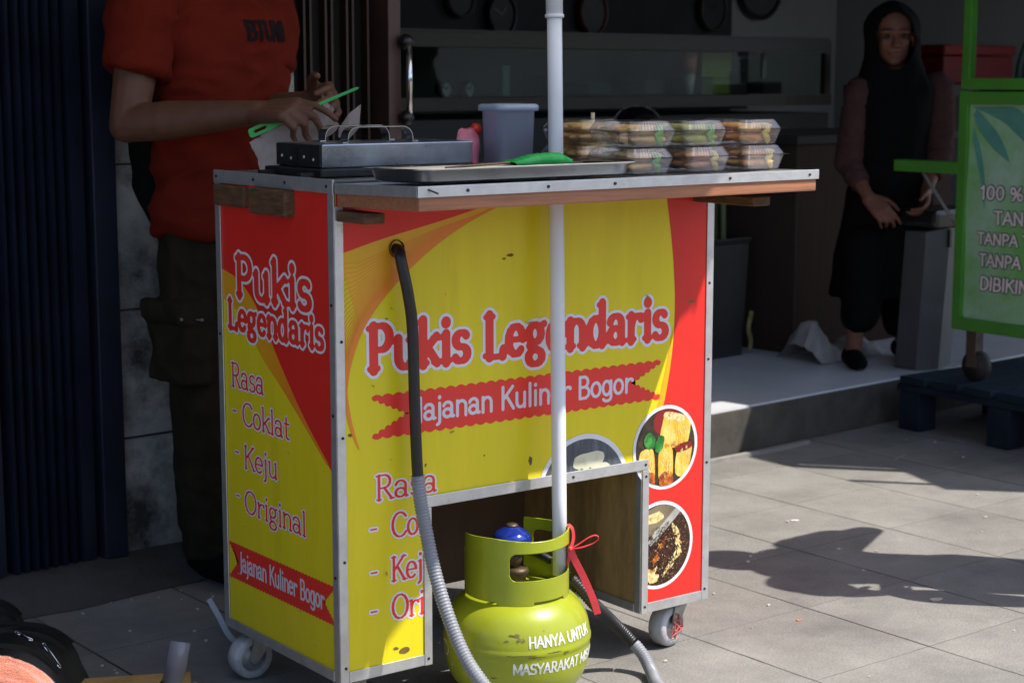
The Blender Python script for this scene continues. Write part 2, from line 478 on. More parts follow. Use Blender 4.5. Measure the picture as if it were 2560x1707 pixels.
ZINC = mat("zinc_fork", (.40, .40, .40), .42, .8, .25, 25, .08, 60, col2=(.22, .17, .13), mix_lo=.55, mix_hi=.75)
CONC = mat("rough_concrete", (.050, .048, .045), .9, 0, .35, 6, .6, 30, col2=(.05, .048, .045), mix_lo=.5, mix_hi=.7)
STEPM = mat("dark_step_stone", (.075, .07, .062), .85, 0, .3, 8, .15, 60, spec=.2, col2=(.12, .11, .095), mix_lo=.6, mix_hi=.8)
TILE = mat("white_floor_tile", (.66, .68, .73), .22, 0, .06, 5, .01, 20)
PLAST = mat("dirty_plaster", (.34, .34, .32), .85, 0, .35, 5, .35, 25, col2=(.035, .035, .032), mix_lo=.46, mix_hi=.62)
BLUEP = mat("dark_blue_paint", (.013, .019, .038), .36, .3, .3, 6, .08, 40, col2=(.025, .012, .008), mix_lo=.62, mix_hi=.75)
BLUEF = mat("blue_post_paint", (.005, .010, .026), .5, .1, .3, 8, .1, 40, col2=(.012, .010, .012), mix_lo=.55, mix_hi=.7)
BRNP = mat("dark_brown_paint", (.035, .014, .010), .5, .2, .3, 6, .06, 40)
WALLM = mat("interior_grey_wall", (.26, .26, .24), .85, 0, .08, 2, .05, 40)
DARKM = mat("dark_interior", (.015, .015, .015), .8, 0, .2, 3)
BLK = mat("black_plastic", (.010, .010, .011), .3, 0, .2, 20)
CHROME = mat("chrome", (.75, .75, .78), .14, 1.0, .05, 10)
SKIN = mat("brown_skin", (.115, .052, .032), .55, 0, .14, 30, .15, 260, spec=.3)
SKIN2 = mat("tan_skin", (.19, .082, .054), .55, 0, .10, 30, .1, 260, spec=.3)
SHIRT = mat("red_shirt_cotton", (.122, .011, .005), .9, 0, .14, 14, .6, 16, spec=.12)
PRINT = mat("shirt_print_dark", (.015, .008, .010), .9, 0, .3, 60, spec=.12)
TROUS = mat("dark_cargo_cotton", (.022, .018, .012), .9, 0, .22, 18, .3, 400, spec=.12)
BLKC = mat("black_cloth", (.0035, .0035, .004), .85, 0, .25, 12, .3, 200, spec=.12)
PINKC = mat("dusty_pink_knit", (.075, .036, .036), .9, 0, .12, 30, .3, 300, spec=.12)
HAIR = mat("black_hair", (.008, .007, .007), .5, 0, .3, 60, .4, 200)
GRNP = mat("green_cart_paint", (.065, .25, .028), .45, 0, .14, 8, .06, 50, col2=(.05, .17, .025), mix_lo=.6, mix_hi=.8)
GSIL = mat("green_silicone", (.01, .46, .08), .4, 0, .08, 12)
PALB = mat("blue_pallet_wood", (.012, .022, .036), .85, 0, .35, 6, .4, 40, spec=.2, col2=(.035, .038, .04), mix_lo=.6, mix_hi=.75)

# ------------------------------------------------------------------ setting: pavement, floor, shop building
FA = R(5.176); FO = Vector((1.446, 3.826, 0))
ES = Vector((math.cos(FA), math.sin(FA), 0)); EN = Vector((-math.sin(FA), math.cos(FA), 0))
FM = Matrix.Translation(FO) @ Matrix.Rotation(FA, 4, 'Z')      # shopfront frame: x along, y into the shop

def pavement_mat():
    m = mat("paving_slab", (.212, .206, .196), .85, 0, .16, 2.2, .25, 120, col2=(.115, .112, .108), mix_lo=.5, mix_hi=.8)
    t = m.node_tree; p = t.nodes["Principled BSDF"]
    base = p.inputs["Base Color"].links[0].from_socket
    tc = t.nodes.new("ShaderNodeTexCoord"); mp = t.nodes.new("ShaderNodeMapping")
    mp.inputs["Location"].default_value = (-2.885, -2.388, 0); mp.inputs["Rotation"].default_value = (0, 0, 0)
    rot = t.nodes.new("ShaderNodeVectorRotate"); rot.rotation_type = 'Z_AXIS'; rot.inputs["Angle"].default_value = R(-1.5)
    t.links.new(tc.outputs["Object"], mp.inputs[0]); t.links.new(mp.outputs[0], rot.inputs["Vector"])
    sx = t.nodes.new("ShaderNodeSeparateXYZ")
    nz = t.nodes.new("ShaderNodeTexNoise"); nz.inputs["Scale"].default_value = 14; nz.inputs["Detail"].default_value = 4
    t.links.new(tc.outputs["Object"], nz.inputs["Vector"])
    wob = t.nodes.new("ShaderNodeVectorMath"); wob.operation = 'SCALE'; wob.inputs[3].default_value = .006
    ad = t.nodes.new("ShaderNodeVectorMath"); ad.operation = 'ADD'
    t.links.new(nz.outputs[1], wob.inputs[0]); t.links.new(rot.outputs[0], ad.inputs[0]); t.links.new(wob.outputs[0], ad.inputs[1])
    t.links.new(ad.outputs[0], sx.inputs[0])
    def line(sock, pitch, w):
        a = t.nodes.new("ShaderNodeMath"); a.operation = 'DIVIDE'; a.inputs[1].default_value = pitch; t.links.new(sock, a.inputs[0])
        b = t.nodes.new("ShaderNodeMath"); b.operation = 'PINGPONG'; b.inputs[1].default_value = .5; t.links.new(a.outputs[0], b.inputs[0])
        c = t.nodes.new("ShaderNodeMapRange"); c.interpolation_type = 'SMOOTHSTEP'
        c.inputs[1].default_value = w * .35 / pitch; c.inputs[2].default_value = w / pitch; c.inputs[3].default_value = 1; c.inputs[4].default_value = 0
        t.links.new(b.outputs[0], c.inputs[0]); return c.outputs[0]
    lx = line(sx.outputs[0], .356, .0042); ly = line(sx.outputs[1], .353, .0026)
    # the joints are half filled with dust: break the lines up
    nd = t.nodes.new("ShaderNodeTexNoise"); nd.inputs["Scale"].default_value = 5; nd.inputs["Detail"].default_value = 6
    t.links.new(tc.outputs["Object"], nd.inputs["Vector"])
    rd = t.nodes.new("ShaderNodeMapRange"); rd.inputs[1].default_value = .35; rd.inputs[2].default_value = .6; rd.inputs[3].default_value = .5
    t.links.new(nd.outputs[0], rd.inputs[0])
    l2 = t.nodes.new("ShaderNodeMath"); l2.operation = 'MULTIPLY'; l2.inputs[1].default_value = .55; t.links.new(ly, l2.inputs[0])
    mxm = t.nodes.new("ShaderNodeMath"); mxm.operation = 'MAXIMUM'; t.links.new(lx, mxm.inputs[0]); t.links.new(l2.outputs[0], mxm.inputs[1])
    mul = t.nodes.new("ShaderNodeMath"); mul.operation = 'MULTIPLY'; t.links.new(mxm.outputs[0], mul.inputs[0]); t.links.new(rd.outputs[0], mul.inputs[1])
    mx = t.nodes.new("ShaderNodeMix"); mx.data_type = 'RGBA'; mx.inputs[7].default_value = (.022, .020, .018, 1)
    t.links.new(mul.outputs[0], mx.inputs[0])
    # fine stone grain and pale crumbs ground into the slabs
    gr = t.nodes.new("ShaderNodeTexNoise"); gr.inputs["Scale"].default_value = 260; gr.inputs["Detail"].default_value = 3
    t.links.new(tc.outputs["Object"], gr.inputs["Vector"])
    gm = t.nodes.new("ShaderNodeMapRange"); gm.inputs[1].default_value = .3; gm.inputs[2].default_value = .7; gm.inputs[3].default_value = .84; gm.inputs[4].default_value = 1.14
    t.links.new(gr.outputs[0], gm.inputs[0])
    fl_ = t.nodes.new("ShaderNodeVectorMath"); fl_.operation = 'DIVIDE'; fl_.inputs[1].default_value = (.356, .353, 1); t.links.new(rot.outputs[0], fl_.inputs[0])
    f2 = t.nodes.new("ShaderNodeVectorMath"); f2.operation = 'FLOOR'; t.links.new(fl_.outputs[0], f2.inputs[0])
    wn = t.nodes.new("ShaderNodeTexWhiteNoise"); wn.noise_dimensions = '2D'; t.links.new(f2.outputs[0], wn.inputs[0])
    wm = t.nodes.new("ShaderNodeMapRange"); wm.inputs[3].default_value = .90; wm.inputs[4].default_value = 1.09; t.links.new(wn.outputs[0], wm.inputs[0])
    sn = t.nodes.new("ShaderNodeTexNoise"); sn.inputs["Scale"].default_value = 3.2; sn.inputs["Detail"].default_value = 10; sn.inputs["Roughness"].default_value = .75; t.links.new(tc.outputs["Object"], sn.inputs["Vector"])
    sr_ = t.nodes.new("ShaderNodeMapRange"); sr_.inputs[1].default_value = .30; sr_.inputs[2].default_value = .62; sr_.inputs[3].default_value = .70; sr_.inputs[4].default_value = 1.06; t.links.new(sn.outputs[0], sr_.inputs[0])
    w2 = t.nodes.new("ShaderNodeMath"); w2.operation = 'MULTIPLY'; t.links.new(wm.outputs[0], w2.inputs[0]); t.links.new(sr_.outputs[0], w2.inputs[1])
    w3 = t.nodes.new("ShaderNodeMath"); w3.operation = 'MULTIPLY'; t.links.new(w2.outputs[0], w3.inputs[0]); t.links.new(gm.outputs[0], w3.inputs[1]); gm = w3
    gx = t.nodes.new("ShaderNodeMix"); gx.data_type = 'RGBA'; gx.blend_type = 'MULTIPLY'; gx.inputs[0].default_value = 1
    t.links.new(base, gx.inputs[6]); t.links.new(gm.outputs[0], gx.inputs[7])
    t.links.new(gx.outputs[2], mx.inputs[6])
    t.links.new(mx.outputs[2], p.inputs["Base Color"])
    return m
bm = BM()
N = 24
xs = [-60 + 140 * i / N for i in range(N + 1)]; ys = [-60 + 140 * i / N for i in range(N + 1)]
vv = [[bm.verts.new((x, y, 0)) for x in xs] for y in ys]
for j in range(N):
    for i in range(N): bm.faces.new((vv[j][i], vv[j][i + 1], vv[j + 1][i + 1], vv[j + 1][i]))
tag(obj("pavement", bm, pavement_mat()), kind='structure')
# white tiled shop floor with a dark stone riser, right of the brown gate
bm = BM(); box(bm, 1.18, 8.0, .012, 4.2, .004, .150, FM); fl = tag(obj("shop_floor", bm, TILE), kind='structure')
bm = BM(); box(bm, 1.18, 8.0, -.004, .010, .003, .143, FM); tag(obj("floor_riser", bm, STEPM), kind='structure')
bm = BM(); ribbon(bm, [FM @ Vector((s, -.045 + .006 * math.sin(s * 9), .006)) for s in np.linspace(2.1, 2.78, 12)], .012, .022, (0, 0, 1))
tag(obj("kerb_edging_strip", bm, mat("grey_edging", (.25, .24, .23), .7, 0, .2, 30)), 'thin grey edging strip lying on the pavement along the foot of the shop step', 'edging')
# rough concrete sill under the shutter
bm = BM()
n_ = 40; rows = []
for i in range(n_ + 1):
    s = -2.5 + 3.68 * i / n_; row = []
    for (y, z) in ((-.11, .0), (-.085, .02), (-.05, .045), (-.01, .06), (.03, .064), (.35, .066)):
        w = noise.noise(Vector((s * 6, y * 20, z * 30)))
        row.append(bm.verts.new(FM @ Vector((s, y + .018 * w, max(0.002, z + .010 * noise.noise(Vector((s * 9, y * 14, 4))))))))
    rows.append(row)
for a, b in zip(rows, rows[1:]):
    for k in range(5): bm.faces.new((a[k], b[k], b[k + 1], a[k + 1]))
tag(obj("concrete_sill", bm, CONC, smooth=True), kind='structure')

# the building: shell, back wall, ceiling, upper facade, awning
bld = thing("shop_building", "dim open-fronted shop building with pale grey inner walls behind the carts", "building", FO)
bm = BM(); box(bm, -6, 9, 2.55, 2.7, .151, 3.2, FM); obj("back_wall", bm, WALLM, bld)
for a_, b_ in ((6.2, 6.35), (.98, 1.10)):
    bm = BM(); box(bm, a_, b_, .5, 2.548, .151, 3.2, FM); obj("side_wall", bm, WALLM, bld)
bm = BM(); box(bm, 1.12, 5.32, 2.546, 2.549, 1.0, 3.0, FM); obj("wall_shade_panel", bm, mat("wall_shade_black", (.022, .022, .022), .8, 0, .4, 5), bld)  # dark panel added so the left of the back wall reads in shade
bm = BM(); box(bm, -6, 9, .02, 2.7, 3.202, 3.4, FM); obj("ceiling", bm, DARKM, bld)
bm = BM(); box(bm, -6, 9, -.02, .30, 2.62, 3.2, FM); box(bm, -6, 9, -.02, 2.7, 3.41, 6.5, FM); obj("upper_facade", bm, mat("grey_facade", (.3, .3, .28), .85, 0, .15, 2, .1), bld)
bm = BM(); box(bm, .285, .80, .04, .5, .05, 2.618, FM); box(bm, -8, -1.6, .04, .5, .05, 2.618, FM); obj("wall_pier", bm, PLAST, bld)
bm = BM()
for z in (.655, .345, 1.0):
    box(bm, .284, .801, .036, .0398, z - .002, z + .002, FM)
obj("joint_line", bm, mat("dark_joint", (.02, .02, .02), .9), bld)
bm = BM()
prev = None
for s_, n_e in [(-6, -1.12), (-2, -1.13), (1, -1.11), (3.46, -1.12), (3.48, -1.38), (3.60, -1.38), (3.62, -1.255), (3.79, -1.255), (3.81, -1.39), (6, -1.40), (9, -1.40)]:  # stepped edge shaped so its shade leaves sunlit patches on the riser
    z0 = 2.60 + .015 * math.sin(s_ * 1.7)
    cur = [bm.verts.new(FM @ Vector((s_, n_e, z0 - .06))), bm.verts.new(FM @ Vector((s_, n_e, z0))), bm.verts.new(FM @ Vector((s_, -.02, z0 + .35)))]
    if prev:
        for k in range(2): bm.faces.new((prev[k], cur[k], cur[k + 1], prev[k + 1]))
    prev = cur
obj("awning", bm, mat("awning_sheet", (.16, .16, .17), .7, 0, .2, 3), bld)

# blue folding shutter on the left: many narrow upright leaves folded in a zigzag
sh = thing("folding_shutter", "dark blue folding metal shutter of narrow upright slats at the left", "shutter", FM @ Vector((-.4, .05, .066)))
bm = BM(); pts = []
s = -1.55; k = 0
while s < .20:
    wide = (k % 8 == 4)
    w0 = .011 if not wide else .036
    pts += [(s, .070), (s + .006, .030), (s + .008, .020), (s + .008 + w0, .026), (s + .011 + w0, .070)]
    s += .0245 if not wide else .058; k += 1
rows = [[bm.verts.new(FM @ Vector((x, y, z))) for x, y in pts] for z in (.068, 1.3, 2.60)]
for a, b in zip(rows, rows[1:]):
    for i in range(len(pts) - 1): bm.faces.new((a[i], a[i + 1], b[i + 1], b[i]))
obj("shutter_slats", bm, BLUEP, sh)
bm = BM(); box(bm, .214, .275, .012, .075, .062, 2.61, FM, .004); obj("frame_post", bm, BLUEF, sh)
bm = BM(); box(bm, -.0465 + .0, -.0405, .0155, .0175, .80, .822, FM); box(bm, -.0265, -.0245, .0155, .0175, .808, .822, FM)
# two chipped flecks
o = obj("paint_fleck", bm, mat("bare_fleck", (.30, .30, .22), .8), sh)

# brown folding gate behind the man, with its rail and pull handle
gt = thing("folding_gate", "dark brown folding gate of thin upright bars behind the man in red", "gate", FM @ Vector((.97, .1, .066)))
bm = BM()
for i, s in enumerate(np.concatenate([np.arange(.60, .84, .058), np.arange(.84, 1.10, .034)])):
    box(bm, s, s + .007, .10 + .02 * (i % 2), .128 + .02 * (i % 2), .10, 2.60, FM)
obj("gate_bars", bm, BRNP, gt)
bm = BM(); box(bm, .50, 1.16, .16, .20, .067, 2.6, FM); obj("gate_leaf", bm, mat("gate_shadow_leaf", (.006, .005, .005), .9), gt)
bm = BM(); box(bm, 1.118, 1.160, .06, .155, .152, 2.6, FM, .003); obj("closing_rail", bm, mat("rail_brown", (.075, .040, .034), .5, .2, .15, 8), gt)
bm = BM(); tube(bm, [FM @ Vector((1.168, .035, z)) for z in (1.10, 1.29)], .0085, 12); hd = obj("pull_handle", bm, CHROME, gt, True)
bm = BM()
for z in (1.095, 1.295): ball(bm, FM @ Vector((1.165, .045, z)), (.022, .022, .022))
obj("handle_mount", bm, BLK, hd, True)

# across the street: plain shophouses that close the view behind the camera and stand in the glass as reflections
op = thing("facing_shophouse", "row of plain shophouses across the street behind the viewer", "building", (6, -20, 0))
bm = BM(); box(bm, -35, 60, -24, -20, .004, 4.0); obj("house_wall", bm, mat("shophouse_wall", (.42, .38, .33), .85, 0, .2, .6), op)
for x, c in ((4.0, (.75, .20, .14)), (9, (.30, .42, .06)), (15, (.5, .5, .48)), (20.5, (.75, .22, .12)), (25, (.30, .44, .05)), (-3, (.2, .3, .5))):
    bm = BM(); box(bm, x, x + 3.0, -19.99, -19.9, .1, 2.9); obj("shop_shutter", bm, mat("shutter_paint", c, .6, 0, .15, 2), op)

# ------------------------------------------------------------------ inside the shop
cs = thing("display_case", "long wooden display case with sliding glass front and pale rails in the dim shop", "display case", FM @ Vector((3.1, 1.7, .15)))
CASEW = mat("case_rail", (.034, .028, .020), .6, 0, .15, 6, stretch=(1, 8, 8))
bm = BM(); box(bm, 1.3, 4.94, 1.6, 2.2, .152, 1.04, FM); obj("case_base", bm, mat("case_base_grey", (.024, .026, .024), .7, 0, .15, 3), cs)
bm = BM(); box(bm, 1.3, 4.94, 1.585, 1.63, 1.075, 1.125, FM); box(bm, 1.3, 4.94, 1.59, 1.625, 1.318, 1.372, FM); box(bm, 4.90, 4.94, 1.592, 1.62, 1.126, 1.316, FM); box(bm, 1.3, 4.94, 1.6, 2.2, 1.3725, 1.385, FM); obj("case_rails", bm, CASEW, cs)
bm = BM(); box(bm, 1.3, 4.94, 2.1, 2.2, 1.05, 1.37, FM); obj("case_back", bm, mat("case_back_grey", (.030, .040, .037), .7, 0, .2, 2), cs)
bm = BM(); box(bm, 1.3, 4.90, 1.600, 1.604, 1.127, 1.316, FM); obj("glass_front", bm, clear_mat("case_glass", (.80, .86, .83), rough=.03, ripple=.006), cs)
# alarm clocks on the case shelf and wall clocks above
def clock(name, label, c, r, rim, face, oval=1.15, cat='clock', group=None):
    t = thing(name, label, cat, c, group)
    bm = BM(); n = EN
    for rr, dd, k in ((1.0, .0, 0),):
        ring = []
        for q in range(40):
            a = 2 * math.pi * q / 40
            ring.append((a))
        vo = [[bm.verts.new(Vector(c) + ES * math.cos(a) * r * f + Vector((0, 0, math.sin(a) * r * oval * f)) + EN * d) for a in ring] for f, d in ((1.0, .04), (1.0, 0), (.94, -.012), (.86, -.004), (.85, .01))]
        for a, b in zip(vo, vo[1:]):
            for q in range(40): bm.faces.new((a[q], a[(q + 1) % 40], b[(q + 1) % 40], b[q]))
        bm.faces.new(vo[0][::-1])
    obj("clock_rim", bm, rim, t, True)
    bm = BM()
    bm.faces.new([bm.verts.new(Vector(c) + ES * math.cos(2 * math.pi * q / 40) * r * .855 + Vector((0, 0, math.sin(2 * math.pi * q / 40) * r * .855 * oval)) + EN * .006) for q in range(40)])
    f = obj("clock_face", bm, face, t)
    bm = BM()
    for a, L in ((R(60), .5), (R(150), .7)):
        p = Vector(c) + EN * .003; ribbon(bm, [p, p + (ES * math.cos(a) + Vector((0, 0, math.sin(a)))) * r * L], .006, .001, EN.cross(ES * math.cos(a) + Vector((0, 0, math.sin(a)))))
    obj("clock_hands", bm, BLK, f)
    return t
FACE = mat("clock_face_grey", (.05, .05, .045), .6, 0, .1, 20); FACED = mat("clock_face_dark", (.02, .02, .018), .6)
REDRIM = mat("clock_red_rim", (.10, .008, .010), .4); BLKRIM = BLK; OLRIM = mat("clock_olive_rim", (.03, .028, .012), .5)
for lab, s, z, rx, ov, rim, face in (
        ("black oval wall clock high on the dim back wall", 3.68, 1.487, .085, 1.18, BLKRIM, FACED),
        ("red-rimmed wall clock right of the white pole", 4.267, 1.511, .092, 1.18, REDRIM, FACE),
        ("olive-rimmed round clock above the display case", 5.128, 1.55, .10, 1.1, OLRIM, FACED),
        ("large round clock with pale face and dark rim on the grey wall", 5.503, 1.667, .165, 1.0, BLKRIM, FACE),
        ("dull olive wall clock left of the black oval clock", 3.43, 1.55, .08, 1.0, OLRIM, FACED)):
    clock("wall_clock", lab, FM @ Vector((s, 2.500, z)), rx, rim, face, ov, 'clock', 'clocks on the shop wall')
for lab, s in (("small pale round table clock inside the case, left of the pair", 2.72), ("small pale round table clock inside the case, right of the pair", 2.84)):
    clock("table_clock", lab, FM @ Vector((s, 1.75, 1.155)), .032, BLK, mat("pale_dial", (.42, .44, .40), .5), 1.0, 'clock', 'table clocks in the case')
bm = BM(); box(bm, 3.015, 3.055, 1.75, 1.78, 1.126, 1.25, FM, .004)
tag(obj("teal_box", bm, mat("teal_card", (.05, .17, .15), .5)), 'small teal box standing inside the glass case left of the pole', 'box')
tm = thing("case_reflection", "salmon and white reflection in the case glass, built as a solid cup", "case_reflection", FM @ Vector((4.10, 1.72, 1.127)))  # coloured solid standing in for a bright reflection in the glass
bm = BM(); lathe(bm, [(0, 1.128), (.016, 1.128), (.026, 1.22), (0, 1.22)], FM @ Vector((4.10, 1.72, 0)), 24); obj("reflection_base", bm, mat("reflection_white", (.80, .76, .66), .4), tm, True)
bm = BM(); lathe(bm, [(0, 1.221), (.027, 1.221), (.034, 1.312), (0, 1.312)], FM @ Vector((4.10, 1.72, 0)), 24); obj("reflection_top", bm, mat("reflection_salmon", (.85, .34, .24), .4), tm, True)
bm = BM(); box(bm, 4.27, 4.47, 1.80, 1.86, 1.20, 1.312, FM, .003); box(bm, 4.27, 4.47, 1.80, 1.86, 1.128, 1.199, FM, .003)
tag(obj("olive_reflection", bm, mat("reflection_olive", (.34, .40, .05), .5)), 'olive green reflection in the case glass, built as a solid box beside the salmon tumbler', 'carton')  # another glass reflection, modelled as a coloured block
bm = BM(); box(bm, 4.60, 4.625, 1.72, 1.735, 1.20, 1.312, FM, .002); tag(obj("price_strip", bm, mat("pale_strip", (.5, .5, .46), .5)), 'narrow pale upright strip inside the glass case at its right part', 'strip')
rng = random.Random(3)
for s in (3.3, 3.55, 3.9, 4.2, 4.45, 4.7):
    bm = BM(); box(bm, s, s + rng.uniform(.09, .16), 1.8, 1.95, 1.127, 1.127 + rng.uniform(.05, .12), FM, .006)
    o = obj("goods_carton", bm, mat("dull_carton", (rng.uniform(.01, .05), rng.uniform(.015, .05), .03), .6))
    tag(o, 'dull dark carton lying inside the glass display case', 'carton', 'cartons in the display case')
# brown cabinet, bin with cane, crumpled sack, grey bin, red cooler, helmet on a stand
cb = thing("cabinet", "brown wooden cabinet standing between the black bin and the seated woman", "cabinet", FM @ Vector((3.9, .85, .15)))
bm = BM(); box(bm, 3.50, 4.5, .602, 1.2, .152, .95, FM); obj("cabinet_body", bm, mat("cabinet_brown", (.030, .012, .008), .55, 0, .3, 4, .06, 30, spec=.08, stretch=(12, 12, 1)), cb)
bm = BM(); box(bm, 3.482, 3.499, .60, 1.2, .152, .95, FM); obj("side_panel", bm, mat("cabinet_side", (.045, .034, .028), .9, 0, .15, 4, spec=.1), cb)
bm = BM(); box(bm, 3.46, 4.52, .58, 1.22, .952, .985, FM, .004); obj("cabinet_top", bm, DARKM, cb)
bn = thing("waste_bin", "tall black bin holding green cane stalks beside the cart", "bin", FM @ Vector((3.24, .8, .15)))
bm = BM()
vs = []
for z, a in ((.152, .085), (.58, .10), (.60, .108), (.605, .108), (.605, .095), (.58, .092)):
    vs.append([bm.verts.new(FM @ Vector((3.235 + x * a, .80 + y * a, z))) for x, y in ((-1, -1), (1, -1), (1, 1), (-1, 1))])
for a, b in zip(vs, vs[1:]):
    for k in range(4): bm.faces.new((a[k], a[(k + 1) % 4], b[(k + 1) % 4], b[k]))
bm.faces.new(vs[0][::-1]); bm.faces.new(vs[-1])
obj("bin_body", bm, mat("bin_black", (.013, .012, .013), .5, 0, .2, 20), bn)
CANE = mat("green_cane", (.10, .13, .05), .6, 0, .3, 14, stretch=(3, 3, 20))
for k, (x, y, dx, dz) in enumerate(((-.03, -.02, -.05, .26), (.0, .02, -.045, .30), (.035, -.03, .012, .22), (.05, .03, .02, .28), (.015, .0, -.02, .34))):
    bm = BM(); tube(bm, [FM @ Vector((3.235 + x + dx * t, .80 + y + .02 * t, .4 + (.2 + dz) * t)) for t in np.linspace(0, 1, 8)], [.011 + (.0015 if q % 3 == 0 else 0) for q in range(8)], 10)
    tag(obj("cane_stalk", bm, CANE, None, True), 'green cane stalk leaning in the black bin', 'cane', 'cane stalks in the bin')
bm = BM(); ribbon(bm, [FM @ Vector((3.348 + .008 * math.sin(q), .70, z)) for q, z in enumerate(np.linspace(.17, .32, 9))], .022, .003, EN.cross(Vector((0, 0, 1))))
tag(obj("cord_trim", bm, mat("yellow_black_cord", (.22, .19, .06), .8, 0, .6, 60)), 'yellow and black cord hanging on the edge of the black bin', 'cord')
bm = BM()
nu, nv = 44, 14
gr = []
for j in range(nv + 1):
    row = []
    for i in range(nu + 1):
        u, v = i / nu, j / nv
        s = 3.36 + .42 * u; n = .36 + .22 * v
        h = .13 * math.exp(-((u - .12) / .12) ** 2) + .05 * math.exp(-((u - .30) / .1) ** 2) + .045 * math.exp(-((u - .78) / .16) ** 2) + .018
        h *= math.sin(math.pi * min(max(v, .0), 1)) ** .7
        p = FM @ Vector((s, n, .153 + h))
        w = noise.noise_vector(Vector((u * 9, v * 6, 2.2))) * .02 + noise.noise_vector(Vector((u * 24, v * 15, 6.2))) * .007
        p += Vector((w.x, w.y, max(w.z, .002 - h))) * (0.2 if j in (0, nv) else 1)
        row.append(bm.verts.new(p))
    gr.append(row)
for a, b in zip(gr, gr[1:]):
    for i in range(nu): bm.faces.new((a[i], a[i + 1], b[i + 1], b[i]))
tag(obj("plastic_sack", bm, mat("grey_white_sack", (.30, .30, .29), .6, 0, .15, 10, .2, 60), None, True), 'crumpled greyish white plastic sack on the tiled floor behind the step', 'sack')
gb = thing("grey_bin", "tall grey bin with peaked front between the woman and the green cart", "bin", FM @ Vector((3.62, .12, .15)))
bm = BM()
prof = [(3.515, .03), (3.60, -.012), (3.745, .03), (3.745, .12), (3.515, .12)]
rows = [[bm.verts.new(FM @ Vector((x + (3.63 - x) * .06 * t, y + .03 * t, z))) for x, y in prof] for z, t in ((.153, 1), (.60, 0), (.655, 0))]
rows[2][1].co += Vector((0, 0, .015))
for a, b in zip(rows, rows[1:]):
    for k in range(5): bm.faces.new((a[k], a[(k + 1) % 5], b[(k + 1) % 5], b[k]))
bm.faces.new(rows[0][::-1]); bm.faces.new(rows[-1])
obj("bin_shell", bm, mat("bin_grey", (.075, .078, .085), .55, 0, .1, 5), gb)
bm = BM(); box(bm, 3.592, 3.604, -.020, .0, .60, .662, FM); obj("front_slot", bm, BLK, gb)
bm = BM(); box(bm, 3.49, 3.76, -.03, .14, .672, .74, FM, .02); obj("bin_lid", bm, BLK, gb)
rc = thing("cooler_box", "dark red cooler box on a shelf behind the seated woman", "cooler", FM @ Vector((5.2, 1.2, 1.17)))
bm = BM(); box(bm, 4.99, 5.55, 1.0, 1.4, 1.172, 1.30, FM, .01); obj("cooler_body", bm, mat("cooler_red", (.085, .003, .003), .6, spec=.15), rc)
bm = BM(); box(bm, 4.98, 5.56, .99, 1.41, 1.303, 1.35, FM, .012); obj("cooler_lid", bm, mat("cooler_red_lid", (.10, .004, .004), .6, spec=.15), rc)
tb = thing("side_shelf", "dark shelf unit carrying the red cooler box", "shelf", FM @ Vector((5.2, 1.2, .15)))
bm = BM(); box(bm, 4.83, 5.65, .97, 1.43, 1.12, 1.17, FM); obj("shelf_board", bm, DARKM, tb)
for x, y in ((4.85, .99), (5.6, .99), (4.85, 1.39), (5.6, 1.39)):
    bm = BM(); box(bm, x, x + .03, y, y + .03, .152, 1.119, FM); obj("leg", bm, DARKM, tb)
st = thing("metal_stand", "black metal stand hidden behind the cart carrying a helmet", "stand", FM @ Vector((2.92, .9, .15)))
bm = BM(); box(bm, 2.78, 3.06, .76, 1.04, .90, .93, FM); obj("stand_top", bm, BLK, st)
for x, y in ((2.79, .77), (3.03, .77), (2.79, 1.01), (3.03, 1.01)):
    bm = BM(); box(bm, x, x + .02, y, y + .02, .152, .899, FM); obj("leg", bm, BLK, st)
hm = thing("helmet", "glossy black rounded helmet seen behind the yellow packet", "helmet", FM @ Vector((2.92, .9, .93)))
bm = BM(); lathe(bm, [(.0, .168), (.03, .165), (.06, .152), (.085, .125), (.10, .085), (.105, .04), (.10, .002), (.09, .0), (0, 0)], FM @ Vector((2.925, .9, .932)), 40)
obj("helmet_shell", bm, mat("helmet_gloss", (.006, .006, .007), .12, 0, .1, 10, coat=.5), hm, True)
bm = BM(); ribbon(bm, [FM @ Vector((2.925 + .107 * math.cos(a), .9 + .107 * math.sin(a), .965)) for a in np.linspace(R(200), R(340), 16)], .02, .004, (0, 0, 1)); obj("helmet_trim", bm, BLK, hm)

# ------------------------------------------------------------------ the food cart
X0, X1, Y0, Y1, Z0, Z1 = 1.602, 2.508, 2.681, 3.131, .105, 1.020
OXL, OXR, OZ = 1.800, 2.324, .406            # opening in the front
ct = thing("food_cart", "red and yellow wheeled snack cart with aluminium edges at the centre", "food cart", ((X0 + X1) / 2, (Y0 + Y1) / 2, 0))
FV = lambda layer: (lambda u, v: Vector((u, Y0 - .0003 - .00012 * layer, v)))
SV = lambda layer: (lambda u, v: Vector((X0 - .0003 - .00012 * layer, -u, v)))     # u = -Y so that text reads left to right
